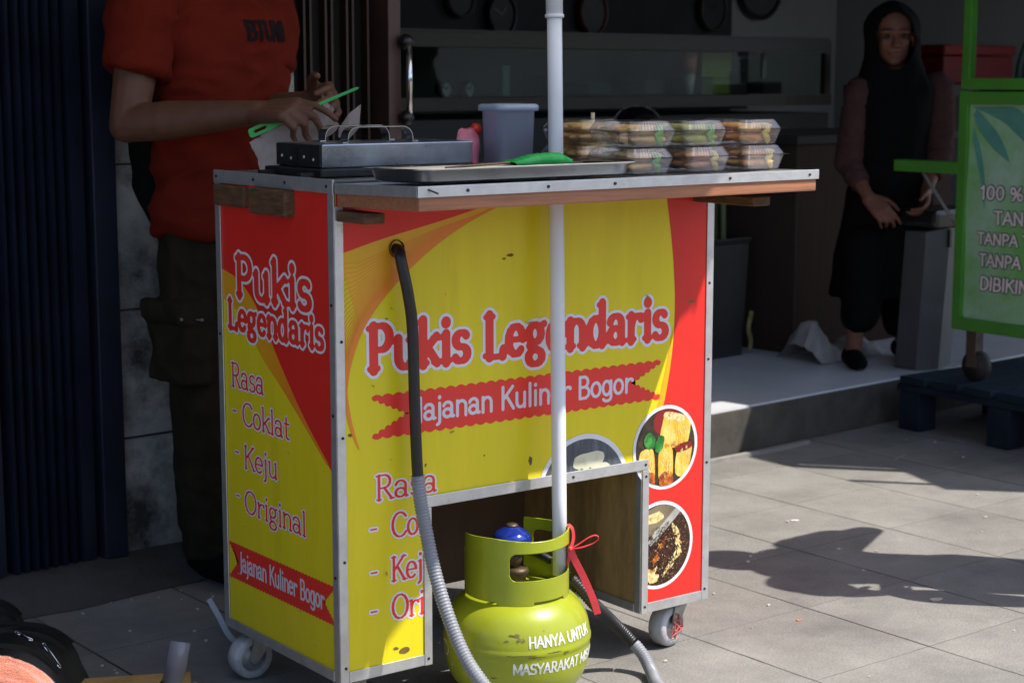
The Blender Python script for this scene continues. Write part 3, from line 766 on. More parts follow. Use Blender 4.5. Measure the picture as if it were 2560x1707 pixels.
# front sheet with the cut-out
bm = BM()
t_ = .012
for a, b, c, d in ((X0 + .002, OXL, Z0 + .002, OZ), (OXR, X1 - .002, Z0 + .002, OZ), (X0 + .002, X1 - .002, OZ, Z1 - .012)):
    box(bm, a, b, Y0, Y0 + t_, c, d)
front = obj("front_panel", bm, YEL, ct)
bm = BM(); box(bm, X0, X0 + t_, Y0 + t_ + .001, Y1 - .002, Z0 + .002, Z1 - .012); side = obj("side_panel", bm, YEL, ct)
bm = BM(); box(bm, X1 - t_, X1, Y0 + t_ + .001, Y1 - .002, Z0 + .002, Z1 - .012); obj("side_panel", bm, RED, ct)
bm = BM(); box(bm, X0 + t_ + .001, OXL, Y1 - .014, Y1 - .003, Z0 + .003, OZ + .02); box(bm, OXR, X1 - t_ - .001, Y1 - .014, Y1 - .003, Z0 + .003, OZ + .02); box(bm, X0 + t_ + .001, X1 - t_ - .001, Y1 - .014, Y1 - .003, OZ + .022, Z1 - .014); obj("back_panel", bm, YEL, ct)
bm = BM(); box(bm, OXL - .012, OXL, Y0 + t_ + .001, Y1 - .016, Z0 + .004, OZ - .001); box(bm, OXR, OXR + .012, Y0 + t_ + .001, Y1 - .016, Z0 + .004, OZ - .001)
box(bm, OXL - .012, OXR + .012, Y0 + t_ + .001, Y1 - .016, OZ, OZ + .012); obj("opening_lining", bm, PLY, ct)
bm = BM(); box(bm, OXL + .001, OXR - .001, Y1 - .05, Y1 - .017, Z0 + .004, OZ - .002); obj("opening_back", bm, mat("opening_back_wood", (.10, .055, .028), .8, 0, .3, 4), ct)
bm = BM(); box(bm, X0 + t_ + .001, OXL - .013, Y0 + t_ + .001, Y1 - .016, Z0 + .001, Z0 + .012); box(bm, OXR + .013, X1 - t_ - .001, Y0 + t_ + .001, Y1 - .016, Z0 + .001, Z0 + .012); obj("leg_floor", bm, PLY, ct)
bm = BM(); box(bm, X0, X1, Y0 + .001, Y1, Z1 - .011, Z1); obj("cart_top", bm, mat("top_sheet", (.14, .14, .145), .4, .7, .3, 9, .05, col2=(.03, .028, .025), mix_lo=.5, mix_hi=.7), ct)
# aluminium edging, one mesh per run
def edging(a, b, c, d, e, f, holes=()):
    bm = BM(); box(bm, a, b, c, d, e, f, None, .0012); o = obj("edge_trim", bm, ALU, ct)
    if holes:
        hb = BM()
        for (hx, hy, hz, ax) in holes:
            M = Matrix.Translation((hx, hy, hz)) @ (Matrix.Rotation(R(90), 4, 'X') if ax == 'y' else Matrix.Rotation(R(90), 4, 'Y'))
            r = bmesh.ops.create_cone(hb, cap_ends=True, segments=10, radius1=.0032, radius2=.0026, depth=.002, matrix=M)
        obj("screw", hb, mat("screw_dark", (.04, .035, .03), .5, .6), o)
    return o
th = .003
edging(X0 - th, X0 + .015, Y0 - th, Y0 - .0006, Z0 - .004, .976, [(X0 + .008, Y0 - th - .0004, z, 'y') for z in (.13, .33, .56, .735)])
edging(X0 - th - .0004, X0 - .0006, Y0 - .0004, Y0 + .020, Z0 - .004, Z1 - .001, [(X0 - th - .0008, Y0 + .010, z, 'x') for z in (.30, .60, .80)])
edging(X1 - .016, X1 + th, Y0 - th, Y0 - .0006, Z0 - .004, .976, [(X1 - .008, Y0 - th - .0004, z, 'y') for z in (.125, .40, .62, .78)])
edging(X1 + .0006, X1 + th, Y0, Y0 + .02, Z0 - .004, Z1)
edging(X0 - th - .0004, X0 - .0006, Y1 - .018, Y1 + .002, Z0 - .004, Z1 - .001, [(X0 - th - .0008, Y1 - .009, .70, 'x')])
edging(X0 - th - .001, X0 - .0006, Y0 + .0205, Y1 - .0185, Z0 - .004, Z0 + .016)
edging(X0 + .0155, OXL - .0165, Y0 - th, Y0 - .0006, Z0 - .004, Z0 + .017)
edging(OXR + .0165, X1 - .0165, Y0 - th, Y0 - .0006, Z0 - .004, Z0 + .017)
edging(OXL - .016, OXL + .001, Y0 - th - .0005, Y0 - .0006, Z0 - .005, OZ - .0005, [(OXL - .008, Y0 - th - .0009, Z0 + .008, 'y')])
edging(OXR - .001, OXR + .016, Y0 - th - .0005, Y0 - .0006, Z0 - .005, OZ - .0005, [(OXR + .008, Y0 - th - .0009, z, 'y') for z in (Z0 + .01, OZ - .014)])
edging(OXL - .016, OXR + .014, Y0 - th - .001, Y0 - .0006, OZ, OZ + .022, [(x, Y0 - th - .0014, OZ + .011, 'y') for x in (OXR + .006, 2.14)])
edging(OXR - .003, OXR - .0006, Y0 - .0004, Y0 + .018, Z0 - .004, OZ - .002)
edging(OXR - .004, OXR - .0008, Y0 + .019, Y1 - .02, Z0 - .004, Z0 + .014)
# top edge of the left side
edging(X0 - th - .0014, X0 - .0006, Y0 - .0004, Y1 + .003, .9985, Z1 + .0035, [(X0 - th - .0018, y, 1.011, 'x') for y in (Y0 + .02, 2.85, 2.97, Y1 - .01)])
# block ends sticking out of the left side, flap bars under the flap
for y0, y1, z0, z1, out in ((2.998, 3.122, .955, .9965, .012), (2.822, 2.960, .949, .9975, .022)):
    bm = BM(); box(bm, X0 - out, X0 + .05, y0, y1, z0, z1, None, .004); obj("beam_end", bm, WOODX, ct)
bm = BM(); box(bm, X0 + .001, X0 + .045, Y0 - .095, Y0 + .10, .950, .9695, None, .004); obj("flap_bar", bm, WOODX, ct)
bm = BM(); box(bm, X1 - .055, X1 - .008, Y0 - .175, Y0 + .10, .950, .9685, None, .003); obj("flap_bar", bm, WOODX, ct)
# hinged serving flap
FY = 2.416; FX0, FX1 = X0 + .002, 2.534
bm = BM(); box(bm, FX0, FX1, FY, Y0 - .004, .972, 1.000, None, .003)
for i in (0,): pass
flap = obj("serving_flap", bm, WOOD, ct)
def shear(o, x=None):
    for v in o.data.vertices: v.co.z += (Y0 - v.co.y) * .026 + .004
    return o
shear(flap)
for v in flap.data.vertices:
    pass
bm = BM(); box(bm, FX0 - .004, FX1 + .004, FY - .003, Y0 - .004, 1.0005, 1.0125, None, .001); fs = shear(obj("flap_sheet", bm, mat("flap_sheet_metal", (.50, .50, .51), .30, .85, .12, 10, .04, 30), flap))
bm = BM(); box(bm, FX0 - .004, FX1 + .004, FY - .0035, FY - .0004, .995, 1.0135, None, .0008); fr_ = shear(obj("flap_front_trim", bm, ALU, flap))
bm = BM(); box(bm, FX0 - .0044, FX0 - .0004, FY - .0004, Y0 - .004, .995, 1.0135, None, .0008); shear(obj("flap_end_trim", bm, ALU, flap))
bm = BM()
for x in (1.70, 1.87, 2.02, 2.30, 2.512):
    bmesh.ops.create_cone(bm, cap_ends=True, segments=10, radius1=.0032, radius2=.0026, depth=.002, matrix=Matrix.Translation((x, FY - .0044, 1.004)) @ Matrix.Rotation(R(90), 4, 'X'))
tube(bm, [(X0 + .018, FY - .004, 1.008), (X0 + .03, FY - .016, 1.001)], .0016, 6)
shear(obj("screw", bm, mat("screw_brown", (.07, .05, .035), .5, .6), flap))

# --- printed front
def strip_between(bm, A, B, f, w, fmap, s0=0.0, s1=1.0):
    n = len(A) - 1; pts = []
    for i in range(n + 1):
        pts.append((A[i][0] * (1 - f) + B[i][0] * f, A[i][1] * (1 - f) + B[i][1] * f))
    i0, i1 = int(n * s0), int(n * s1)
    vs = []
    for i in range(i0, i1 + 1):
        a = pts[max(0, i - 1)]; b = pts[min(n, i + 1)]
        tx, ty = b[0] - a[0], b[1] - a[1]; L = math.hypot(tx, ty) or 1
        vs.append((bm.verts.new(fmap(pts[i][0] - ty / L * w / 2, pts[i][1] + tx / L * w / 2)), bm.verts.new(fmap(pts[i][0] + ty / L * w / 2, pts[i][1] - tx / L * w / 2))))
    for p, q in zip(vs, vs[1:]): bm.faces.new((p[0], q[0], q[1], p[1]))
def cm2(P, n=12): return [(p.x, p.y) for p in catmull([(x, y, 0) for x, y in P], n)]
LX = X0 + .010
# inner edge of the yellow shield (swirl's lower rim) and its upper rim
inner = cm2([(1.975, .968), (1.905, .942), (1.835, .908), (1.765, .862), (1.700, .806), (1.655, .750), (1.628, .684), (1.620, .620), (1.628, .575), (1.645, .535)])
outer = cm2([(1.968, .968), (1.930, .955), (1.872, .939), (1.816, .926), (1.755, .907), (1.700, .890), (1.650, .875), (1.611, .862), (1.611, .74), (1.611, .64)])
bm = BM(); flat_poly(bm, [(X0 + .002, 1.0), (X0 + .002, .890)] + cm2([(LX, .892), (1.70, .914), (1.816, .938), (1.90, .957), (1.945, .9695)], 8) + [(2.0, 1.0)], FV(1)); obj("red_corner", bm, RED, front)
bm = BM(); flat_poly(bm, [(1.945, .9695)] + cm2([(1.945, .9695), (1.90, .957), (1.816, .938), (1.70, .914), (LX, .892)], 8)[1:] + [(LX, .862)] + outer[4 * 12:7 * 12][::-1][:1] + inner[5 * 12:0:-1], FV(2)); obj("orange_band", bm, ORNG2, front)
bm = BM()
for k in range(26):
    f = k / 25.0
    strip_between(bm, outer, inner, f, .0013 + .0012 * f ** 2, FV(3 + .09 * k), 0, 1)
obj("swirl_lines", bm, ORNG, front)
# red right part with the rounded yellow border
rc_ = cm2([(2.380, .969), (2.395, .88), (2.404, .80), (2.407, .74), (2.404, .67), (2.396, .61), (2.382, .545), (2.360, .49), (2.335, .43), (2.305, .36), (2.27, .29)], 8)
bm = BM(); pts = [(x, z) for x, z in rc_ if z > OZ + .01] ; flat_poly(bm, [(X1 - .012, 1.0), (2.375, 1.0)] + pts + [(OXR + .004, OZ + .01), (OXR + .004, Z0 + .008), (X1 - .012, Z0 + .008)], FV(1)); obj("red_side_field", bm, RED, front)
bm = BM()
bl = cm2([(2.352, .60), (2.375, .66), (2.398, .735)], 8)
flat_poly(bm, [(2.404, .70), (2.396, .61), (2.382, .545), (2.360, .49), (2.350, .465), (2.343, .470), (2.366, .545), (2.384, .61)], FV(2)); obj("gold_sliver", bm, mat("printed_gold", (.85, .42, .01), .36, 0, .05, 8), front)
# food pictures: round printed photos with a white ring
def clip_poly(P, a, b, c):     # keep a*u+b*v<=c
    out = []
    for i in range(len(P)):
        p, q = P[i], P[(i + 1) % len(P)]; dp = a * p[0] + b * p[1] - c; dq = a * q[0] + b * q[1] - c
        if dp <= 0: out.append(p)
        if (dp < 0) != (dq < 0):
            t = dp / (dp - dq); out.append((p[0] + (q[0] - p[0]) * t, p[1] + (q[1] - p[1]) * t))
    return out
def picture(cx, cz, r, ringw, m, clips, blobs):
    circ = [(cx + math.cos(2 * math.pi * k / 72), cz + math.sin(2 * math.pi * k / 72)) for k in range(72)]
    def disc(rr):
        P = [(cx + (x - cx) * rr, cz + (z - cz) * rr) for x, z in circ]
        for c in clips: P = clip_poly(P, *c)
        return P
    bm = BM(); flat_poly(bm, disc(r), FV(4)); ring = obj("picture_ring", bm, mat("printed_white", (.72, .72, .76), .36, 0, .03, 9), front)
    bm = BM(); flat_poly(bm, disc(r - ringw), FV(5)); obj("food_picture", bm, m, front)
    for i, (P, mm) in enumerate(blobs):
        P = [(cx + x * r, cz + z * r) for x, z in P]
        for c in clips: P = clip_poly(P, *c)
        rr = r - ringw - .0005
        P = [(x, z) if math.hypot(x - cx, z - cz) < rr else (cx + (x - cx) * rr / math.hypot(x - cx, z - cz), cz + (z - cz) * rr / math.hypot(x - cx, z - cz)) for x, z in P]
        if len(P) < 3: continue
        bm = BM(); flat_poly(bm, P, FV(6 + i)); obj("food_shape", bm, mm, front)
def blob(x, z, a, b, rot=0, n=28, p=2.6, wob=.04, seed=0):
    out = []
    for k in range(n):
        t = 2 * math.pi * k / n; c, s = math.cos(t), math.sin(t)
        u = a * math.copysign(abs(c) ** (2 / p), c); v = b * math.copysign(abs(s) ** (2 / p), s)
        f = 1 + wob * noise.noise(Vector((c * 2 + seed, s * 2, seed * 3.1)))  * 2
        out.append((x + (u * math.cos(R(rot)) - v * math.sin(R(rot))) * f, z + (u * math.sin(R(rot)) + v * math.cos(R(rot))) * f))
    return out
CAKE1 = mat("cake_golden_print", (.76, .44, .045), .4, 0, .25, 60, col2=(.84, .64, .18), mix_lo=.44, mix_hi=.62, stretch=(1.6, 1, .8))
CAKE2 = mat("cake_caramel_print", (.38, .07, .010), .4, 0, .6, 90, col2=(.70, .32, .04), mix_lo=.45, mix_hi=.65)
CREAM = mat("cake_cream_print", (.70, .68, .50), .4, 0, .12, 20, col2=(.45, .42, .30), mix_lo=.55, mix_hi=.8)
DARKP = mat("picture_dark_print", (.035, .022, .014), .4, 0, .6, 40, col2=(.16, .06, .02), mix_lo=.55, mix_hi=.7)
SLATE = mat("picture_slate_print", (.07, .08, .10), .4, 0, .5, 14, col2=(.20, .22, .24), mix_lo=.5, mix_hi=.8, stretch=(6, 6, 1))
LEAFP = mat("picture_leaf_print", (.02, .17, .025), .4, 0, .5, 60, col2=(.10, .40, .08), mix_lo=.5, mix_hi=.7)
MEIS = mat("picture_sprinkles_print", (.030, .011, .006), .4, 0, .7, 420, col2=(.55, .26, .08), mix_lo=.56, mix_hi=.66)
CRUMB = mat("picture_crumb_print", (.74, .64, .30), .4, 0, .35, 170, col2=(.50, .18, .02), mix_lo=.5, mix_hi=.62)
MAR = mat("picture_maroon_print", (.22, .012, .012), .4, 0, .2, 9)
SILV = mat("picture_silver_print", (.42, .42, .38), .4, 0, .2, 30)
picture(2.386, .446, .0885, .0075, DARKP, [], [
    (blob(.05, .62, .42, .30, 5), MAR), (blob(.30, .35, .46, .40, -8, p=4, seed=2), CAKE1), (blob(.26, .70, .34, .10, -14, seed=3), CRUMB),
    (blob(-.58, -.42, .25, .46, 4, p=3.4, seed=4), CAKE1), (blob(.0, -.42, .23, .50, 0, p=3.4, seed=5), CAKE1), (blob(.55, -.35, .24, .42, -10, p=3.4, seed=6), CAKE1),
    (blob(-.56, -.72, .24, .20, 0, seed=7), CAKE2), (blob(.02, -.76, .22, .19, 0, seed=8), CAKE2), (blob(.55, -.05, .28, .10, 8, seed=11), MAR),
    (blob(-.50, .20, .17, .20, 25, seed=9, p=2, wob=.10), LEAFP), (blob(-.20, .10, .13, .21, -25, seed=10, p=2, wob=.10), LEAFP)])
picture(2.170, .382, .118, .010, SLATE, [(0, -1, -(OZ + .0215))], [
    (blob(.10, .54, .34, .13, 4, p=3, seed=2), CREAM), (blob(.22, .34, .36, .13, 0, p=3, seed=3), CREAM), (blob(.05, .26, .10, .05, 0, seed=7), CAKE2),
    (blob(-.05, .20, .36, .13, -3, p=3, seed=4), CREAM), (blob(-.02, .30, .05, .12, 25, seed=5), LEAFP), (blob(.08, .30, .04, .12, -30, seed=6), LEAFP)])
picture(2.372, .2405, .0935, .0075, MEIS, [(-1, 0, -(OXR + .0155))], [
    (blob(-.15, .58, .75, .30, 20, seed=2), mat("picture_tray_print", (.20, .16, .10), .4, 0, .3, 12)), (blob(-.25, .62, .36, .12, 10, seed=3, wob=.2), CRUMB),
    (blob(.15, .42, .60, .09, 38, p=5, seed=4), SILV), (blob(.47, .26, .07, .16, 25, seed=5, wob=.5), CRUMB), (blob(.56, .02, .08, .13, 5, seed=15, wob=.5), CRUMB), (blob(.60, -.22, .06, .12, 0, seed=16, wob=.5), CRUMB), (blob(-.26, -.70, .24, .16, 20, seed=6, wob=.5), CRUMB),
    (blob(.42, -.38, .07, .18, -42, seed=7, wob=.6), CRUMB), (blob(.20, -.62, .06, .16, -50, seed=17, wob=.6), CRUMB), (blob(.08, .02, .05, .16, -38, seed=8, wob=.6), CAKE2), (blob(-.12, -.32, .06, .12, -38, seed=18, wob=.6), CAKE2)])
def strokes(cx, cz, r, spots, n, ln, w, m, ang, clips, layer, seed):
    rng = random.Random(seed); bm = BM()
    for k in range(n):
        x, z, a, b = rng.choice(spots)
        t, q = rng.uniform(0, 6.28), math.sqrt(rng.random())
        px, pz_ = cx + (x + a * q * math.cos(t)) * r, cz + (z + b * q * math.sin(t)) * r
        an = R(rng.uniform(*ang)); L = ln * rng.uniform(.5, 1.3)
        P = [(px + math.cos(an) * u * L - math.sin(an) * v * w, pz_ + math.sin(an) * u * L + math.cos(an) * v * w) for u, v in ((-1, -.5), (.2, -1), (1, 0), (.1, 1), (-.9, .6))]
        if any(math.hypot(p[0] - cx, p[1] - cz) > r - .009 for p in P): continue
        if any(a_ * p[0] + b_ * p[1] > c_ for a_, b_, c_ in clips for p in P): continue
        flat_poly(bm, P, FV(layer + k * .012))
    obj("food_texture", bm, m, front)
PALEY = mat("shred_pale_print", (.86, .74, .38), .4, 0, .1, 60); CHOC = mat("sprinkle_dark_print", (.014, .005, .004), .4, 0, .3, 60); CHOC2 = mat("sprinkle_brown_print", (.14, .045, .02), .4, 0, .4, 90)
strokes(2.386, .446, .0885, [(.30, .36, .38, .32), (-.58, -.35, .2, .36), (.0, -.35, .18, .36), (.55, -.3, .18, .3)], 130, .0042, .0006, PALEY, (60, 120), [], 18, 5)
strokes(2.386, .446, .0885, [(-.56, -.70, .2, .14), (.02, -.74, .18, .14), (.3, .05, .35, .06)], 50, .0035, .0010, CAKE2, (40, 140), [], 19.8, 6)
SPR = [(.0, -.15, .5, .5), (.25, .2, .25, .3), (-.1, .12, .3, .3), (.2, -.45, .3, .25)]
strokes(2.372, .2405, .0935, SPR, 260, .0028, .0008, CHOC, (0, 180), [(-1, 0, -(OXR + .0155))], 16, 7)
strokes(2.372, .2405, .0935, SPR, 150, .0026, .0007, CHOC2, (0, 180), [(-1, 0, -(OXR + .0155))], 19.3, 8)
strokes(2.372, .2405, .0935, SPR + [(.5, .1, .1, .3)], 40, .0018, .0007, PALEY, (0, 180), [(-1, 0, -(OXR + .0155))], 21.2, 9)
# banner ribbon with scalloped edge
def scallop(a, b, n, h, seg=5):
    out = []
    ax, ay = a; bx, by = b; L = math.hypot(bx - ax, by - ay); nx, ny = -(by - ay) / L, (bx - ax) / L
    for k in range(n * seg):
        t = k / (n * seg); ph = (k % seg) / seg
        o = h * math.sin(math.pi * ph)
        out.append((ax + (bx - ax) * t + nx * o, ay + (by - ay) * t + ny * o))
    return out
def banner(L, Rr, zb, zt, notch, n, h):
    zm = (zb + zt) / 2
    P = scallop((Rr, zt), (L, zt), n, -h) + scallop((L, zt), (L + notch, zm), max(4, n // 5), -h) + scallop((L + notch, zm), (L, zb), max(4, n // 5), -h)
    P += scallop((L, zb), (Rr, zb), n, -h) + scallop((Rr, zb), (Rr - notch, zm), max(4, n // 5), -h) + scallop((Rr - notch, zm), (Rr, zt), max(4, n // 5), -h)
    return P
bm = BM(); flat_poly(bm, banner(1.673, 2.371, .5525, .627, .082, 30, .0045), FV(1)); obj("banner_ribbon", bm, REDT, front)
bm = BM(); letters(bm, "Jajanan Kuliner Boqor", 1.770, .5725, .0425, FV(2), 'sans', width=.527, weight=1.05); obj("banner_lettering", bm, mat("banner_white", (.66, .66, .72), .38, 0, .03, 9), front)
bm = BM(); letters(bm, "Pukis Legendaris", 1.668, .676, .081, FV(1), 'fat', width=.720, track=.05, grow=.0054, res=54); obj("title_rim", bm, PALE, front)
bm = BM(); letters(bm, "Pukis Legendaris", 1.668, .676, .081, FV(3), 'fat', width=.720, track=.05, grow=-.0004, res=54); obj("title_lettering", bm, REDT, front)
LIST = (("Rasa", 1.679, .4345, .046, .138), ("-", 1.665, .366, .046, None), ("Coklat", 1.712, .3595, .046, None), ("-", 1.665, .284, .046, None), ("Keju", 1.712, .2765, .046, None), ("-", 1.664, .210, .046, None), ("Oriqinal", 1.711, .2030, .046, None))
for grow, ly, nm, mm in ((.0034, 1, "list_rim", PALE), (0, 3, "list_lettering", REDT)):
    bm = BM()
    for t, u, v, c, w in LIST: letters(bm, t.replace('q', 'g'), u, v, c, FV(ly), 'serif', width=w, grow=grow, clip=OXL - .0165 if v < .4 else None)
    obj(nm, bm, mm, front)
# scuffs on the front
rng = random.Random(11)
bm = BM()
for (x, z, a, b) in ((1.985, .868, .008, .003), (1.972, .862, .005, .002), (2.035, .463, .004, .009), (1.79, .487, .002, .003), (1.628, .563, .006, .003), (1.74, .138, .012, .006), (1.72, .146, .006, .003), (1.925, .488, .002, .002), (2.452, .745, .010, .003)):
    flat_poly(bm, [(x + p * a, z + q * b) for p, q in blob(0, 0, 1, 1, 0, 12, 2, .3, x * 50)], FV(1.5))
obj("scuff_marks", bm, SCUFF, front)

rng = random.Random(77); bm = BM()
for k in range(16):
    x, z = rng.uniform(X0 + .03, X1 - .03), rng.uniform(.13, .95)
    if OXL - .03 < x < OXR + .03 and z < OZ + .03: continue
    s_ = rng.choice((.0008, .001, .0014, .002)); an = rng.uniform(0, 180)
    flat_poly(bm, [(x + p, z + q) for p, q in blob(0, 0, s_ * rng.uniform(1, 4), s_, an, 9, 2, .4, k)], FV(22 + k * .02))
obj("scuff_marks", bm, mat("faint_scuff", (.30, .22, .06), .7, 0, .5, 60), front)
bm = BM()
for k in range(12):
    y, z = rng.uniform(Y0 + .03, Y1 - .03), rng.uniform(.13, .94); s_ = rng.choice((.0008, .001, .0015))
    flat_poly(bm, [(-y + p, z + q) for p, q in blob(0, 0, s_ * rng.uniform(1, 5), s_, rng.uniform(0, 180), 9, 2, .4, k)], SV(12 + k * .02))
obj("scuff_marks", bm, mat("pale_scuff", (.50, .40, .30), .7, 0, .4, 60), side)

# --- printed side (u = -Y)
sy = lambda y: -y
bm = BM()
fld = cm2([(3.128, .830), (3.052, .812), (3.000, .783), (2.959, .738), (2.895, .656), (2.800, .571), (2.700, .492)], 8)
flat_poly(bm, [(sy(Y1 - .002), 1.007), (sy(Y1 - .002), .83)] + [(sy(y), z) for y, z in fld] + [(sy(Y0 + .015), .475), (sy(Y0 + .015), 1.007)], SV(1)); obj("red_field", bm, RED, side)
bm = BM()
lo_ = cm2([(3.128, .774), (3.064, .759), (3.004, .715), (2.945, .665), (2.888, .628), (2.81, .572), (2.72, .505)], 8)
up_ = cm2([(3.128, .832), (3.052, .815), (2.995, .783), (2.945, .735), (2.880, .660), (2.800, .578), (2.715, .507)], 8)
flat_poly(bm, [(sy(y), z) for y, z in up_] + [(sy(y), z) for y, z in lo_[::-1]], SV(2)); obj("orange_swoosh", bm, ORNG2, side)
bm = BM()
for k in range(12): strip_between(bm, [(sy(y), z) for y, z in up_], [(sy(y), z) for y, z in lo_], k / 11, .0016, SV(3 + .12 * k))
obj("swoosh_lines", bm, ORNG, side)
for grow, ly, nm, mm in ((.0048, 4, "title_rim", PALE), (-.0004, 6, "title_lettering", REDT)):
    bm = BM()
    letters(bm, "Pukis", sy(3.057), .783, .076, SV(ly), 'fat', width=.292, track=.05, grow=grow, res=48)
    letters(bm, "Legendaris", sy(3.092), .716, .056, SV(ly + .5), 'fat', width=.368, track=.05, grow=grow * .9, res=48)
    obj(nm, bm, mm, side)
for grow, ly, nm, mm in ((.0030, 1, "list_rim", PALE), (0, 3, "list_lettering", REDT)):
    bm = BM()
    for t, y, v, c, w in (("Rasa", 3.086, .600, .047, .134), ("-", 3.084, .536, .045, None), ("Coklat", 3.045, .5285, .045, .190), ("-", 3.078, .454, .045, None), ("Keju", 3.040, .4430, .045, .136), ("-", 3.078, .366, .045, None), ("Original", 3.043, .3535, .045, .244)):
        letters(bm, t, sy(y), v, c, SV(ly), 'serif', width=w, grow=grow)
    obj(nm, bm, mm, side)
bm = BM(); flat_poly(bm, banner(sy(3.112), sy(Y0 + .0205), .2085, .2785, .040, 34, .0028), SV(1)); obj("banner_ribbon", bm, REDT, side)
bm = BM(); letters(bm, "Jajanan Kuliner Boqor", sy(3.068), .229, .037, SV(2), 'sans', width=.330, weight=.95); obj("banner_lettering", bm, mat("banner_white_side", (.62, .62, .68), .38, 0, .03, 9), side)

# --- casters: fork, wheel (tyre and hub)
def caster(x, y, ang, dz=0.0):
    M = Matrix.Translation((x, y, 0)) @ Matrix.Rotation(ang, 4, 'Z')
    bm = BM(); box(bm, -.032, .032, -.028, .028, Z0 - .006, Z0 - .0005, M); tube(bm, [M @ Vector((0, 0, Z0 - .007)), M @ Vector((0, 0, Z0 - .018))], .016, 14)
    for s in (-1, 1):
        vs = [M @ Vector((px, s * .0235, pz)) for px, pz in ((-.022, Z0 - .016), (.026, Z0 - .016), (.038, .042), (.026, .034), (.014, .042))]
        vo = [M @ Vector((px, s * .0205, pz)) for px, pz in ((-.022, Z0 - .016), (.026, Z0 - .016), (.038, .042), (.026, .034), (.014, .042))]
        a = [bm.verts.new(v) for v in vs]; b = [bm.verts.new(v) for v in vo]
        bm.faces.new(a); bm.faces.new(b[::-1])
        for k in range(5): bm.faces.new((a[k], b[k], b[(k + 1) % 5], a[(k + 1) % 5]))
    box(bm, -.022, .026, -.0235, .0235, Z0 - .019, Z0 - .0155, M)
    fork = obj("caster", bm, ZINC, ct)
    c = M @ Vector((.026, 0, .0445)); ax = (M.to_3x3() @ Vector((0, 1, 0)))
    q = ax.to_track_quat('Z', 'Y').to_matrix().to_4x4(); q.translation = c
    bm = BM(); lathe(bm, [(.028, .019), (.040, .0185), (.0435, .013), (.0443, 0), (.0435, -.013), (.040, -.0185), (.028, -.019), (.028, .019)], seg=40); bmesh.ops.transform(bm, matrix=q, verts=bm.verts); obj("wheel_tread", bm, WHEELM, fork, True)
    bm = BM(); lathe(bm, [(0, .0165), (.010, .021), (.012, .016), (.026, .0125), (.0285, .0125), (.0285, -.0125), (.026, -.0125), (.012, -.016), (.010, -.021), (0, -.0165)], seg=32); bmesh.ops.transform(bm, matrix=q, verts=bm.verts); obj("wheel_hub", bm, ZINC, fork)
    return c, ax
cw, axw = caster(2.462, 2.735, R(195))
caster(1.650, 3.075, R(178))
caster(1.66, 2.74, R(200)); caster(2.455, 3.07, R(150))
bm = BM(); rng = random.Random(5); pp = []
q = axw.to_track_quat('Z', 'Y').to_matrix()
if axw.y > 0: axw = -axw; 
for k in range(26):
    a = rng.uniform(0, 6.28); r = rng.uniform(.004, .03)
    pp.append(cw + q @ Vector((math.cos(a) * r, math.sin(a) * r, 0)) + axw * (.0245 + rng.uniform(0, .003)))
tube(bm, catmull(pp, 5), .0009, 5)
tag(obj("tangled_thread", bm, mat("pink_thread", (.55, .14, .12), .8)), 'tangle of reddish thread caught in the front right caster', 'thread')
# hole for the hose
bm = BM(); lathe(bm, [(.0155, .002), (.0165, .0), (.013, -.006), (0, -.006)], seg=24); bmesh.ops.transform(bm, matrix=Matrix.Translation((1.729, Y0 - .0035, .895)) @ Matrix.Rotation(R(90), 4, 'X'), verts=bm.verts); obj("hose_hole", bm, BLK, ct)

# ------------------------------------------------------------------ parasol of the cart: white pole standing in the gas tank, canopy overhead
PB, PT = Vector((2.056, 2.612, .247)), Vector((2.075, 2.660, 1.316))
pd = (PT - PB) / (PT.z - PB.z)
pz = lambda z: PB + pd * (z - PB.z)
um = thing("parasol", "white plastic pole of a parasol standing in the green gas tank", "parasol", PB)
bm = BM(); tube(bm, [pz(z) for z in np.linspace(.247, 1.318, 8)], .0143, 20); obj("pole", bm, PVC, um, True)
bm = BM(); tube(bm, [pz(z) for z in (1.312, 1.313, 1.318, 1.319)], [.0168, .0182, .0182, .0168], 20); tube(bm, [pz(z) for z in np.linspace(1.3195, 2.36, 8)], .0162, 20); obj("pole_sleeve", bm, PVC, um, True)
top = pz(2.36); RIM = 2.0
CLOTH = bpy.data.materials.new("parasol_cloth"); CLOTH.use_nodes = True
t = CLOTH.node_tree; t.nodes.clear()
o_ = t.nodes.new("ShaderNodeOutputMaterial"); df = t.nodes.new("ShaderNodeBsdfDiffuse"); tl = t.nodes.new("ShaderNodeBsdfTranslucent"); mx = t.nodes.new("ShaderNodeMixShader")
nz = t.nodes.new("ShaderNodeTexNoise"); nz.inputs["Scale"].default_value = 6; cr = t.nodes.new("ShaderNodeValToRGB")
cr.color_ramp.elements[0].color = (.66, .63, .58, 1); cr.color_ramp.elements[1].color = (.74, .71, .66, 1)
t.links.new(nz.outputs[0], cr.inputs[0]); t.links.new(cr.outputs[0], df.inputs[0]); t.links.new(cr.outputs[0], tl.inputs[0])
mx.inputs[0].default_value = .5
t.links.new(df.outputs[0], mx.inputs[1]); t.links.new(tl.outputs[0], mx.inputs[2]); t.links.new(mx.outputs[0], o_.inputs[0])
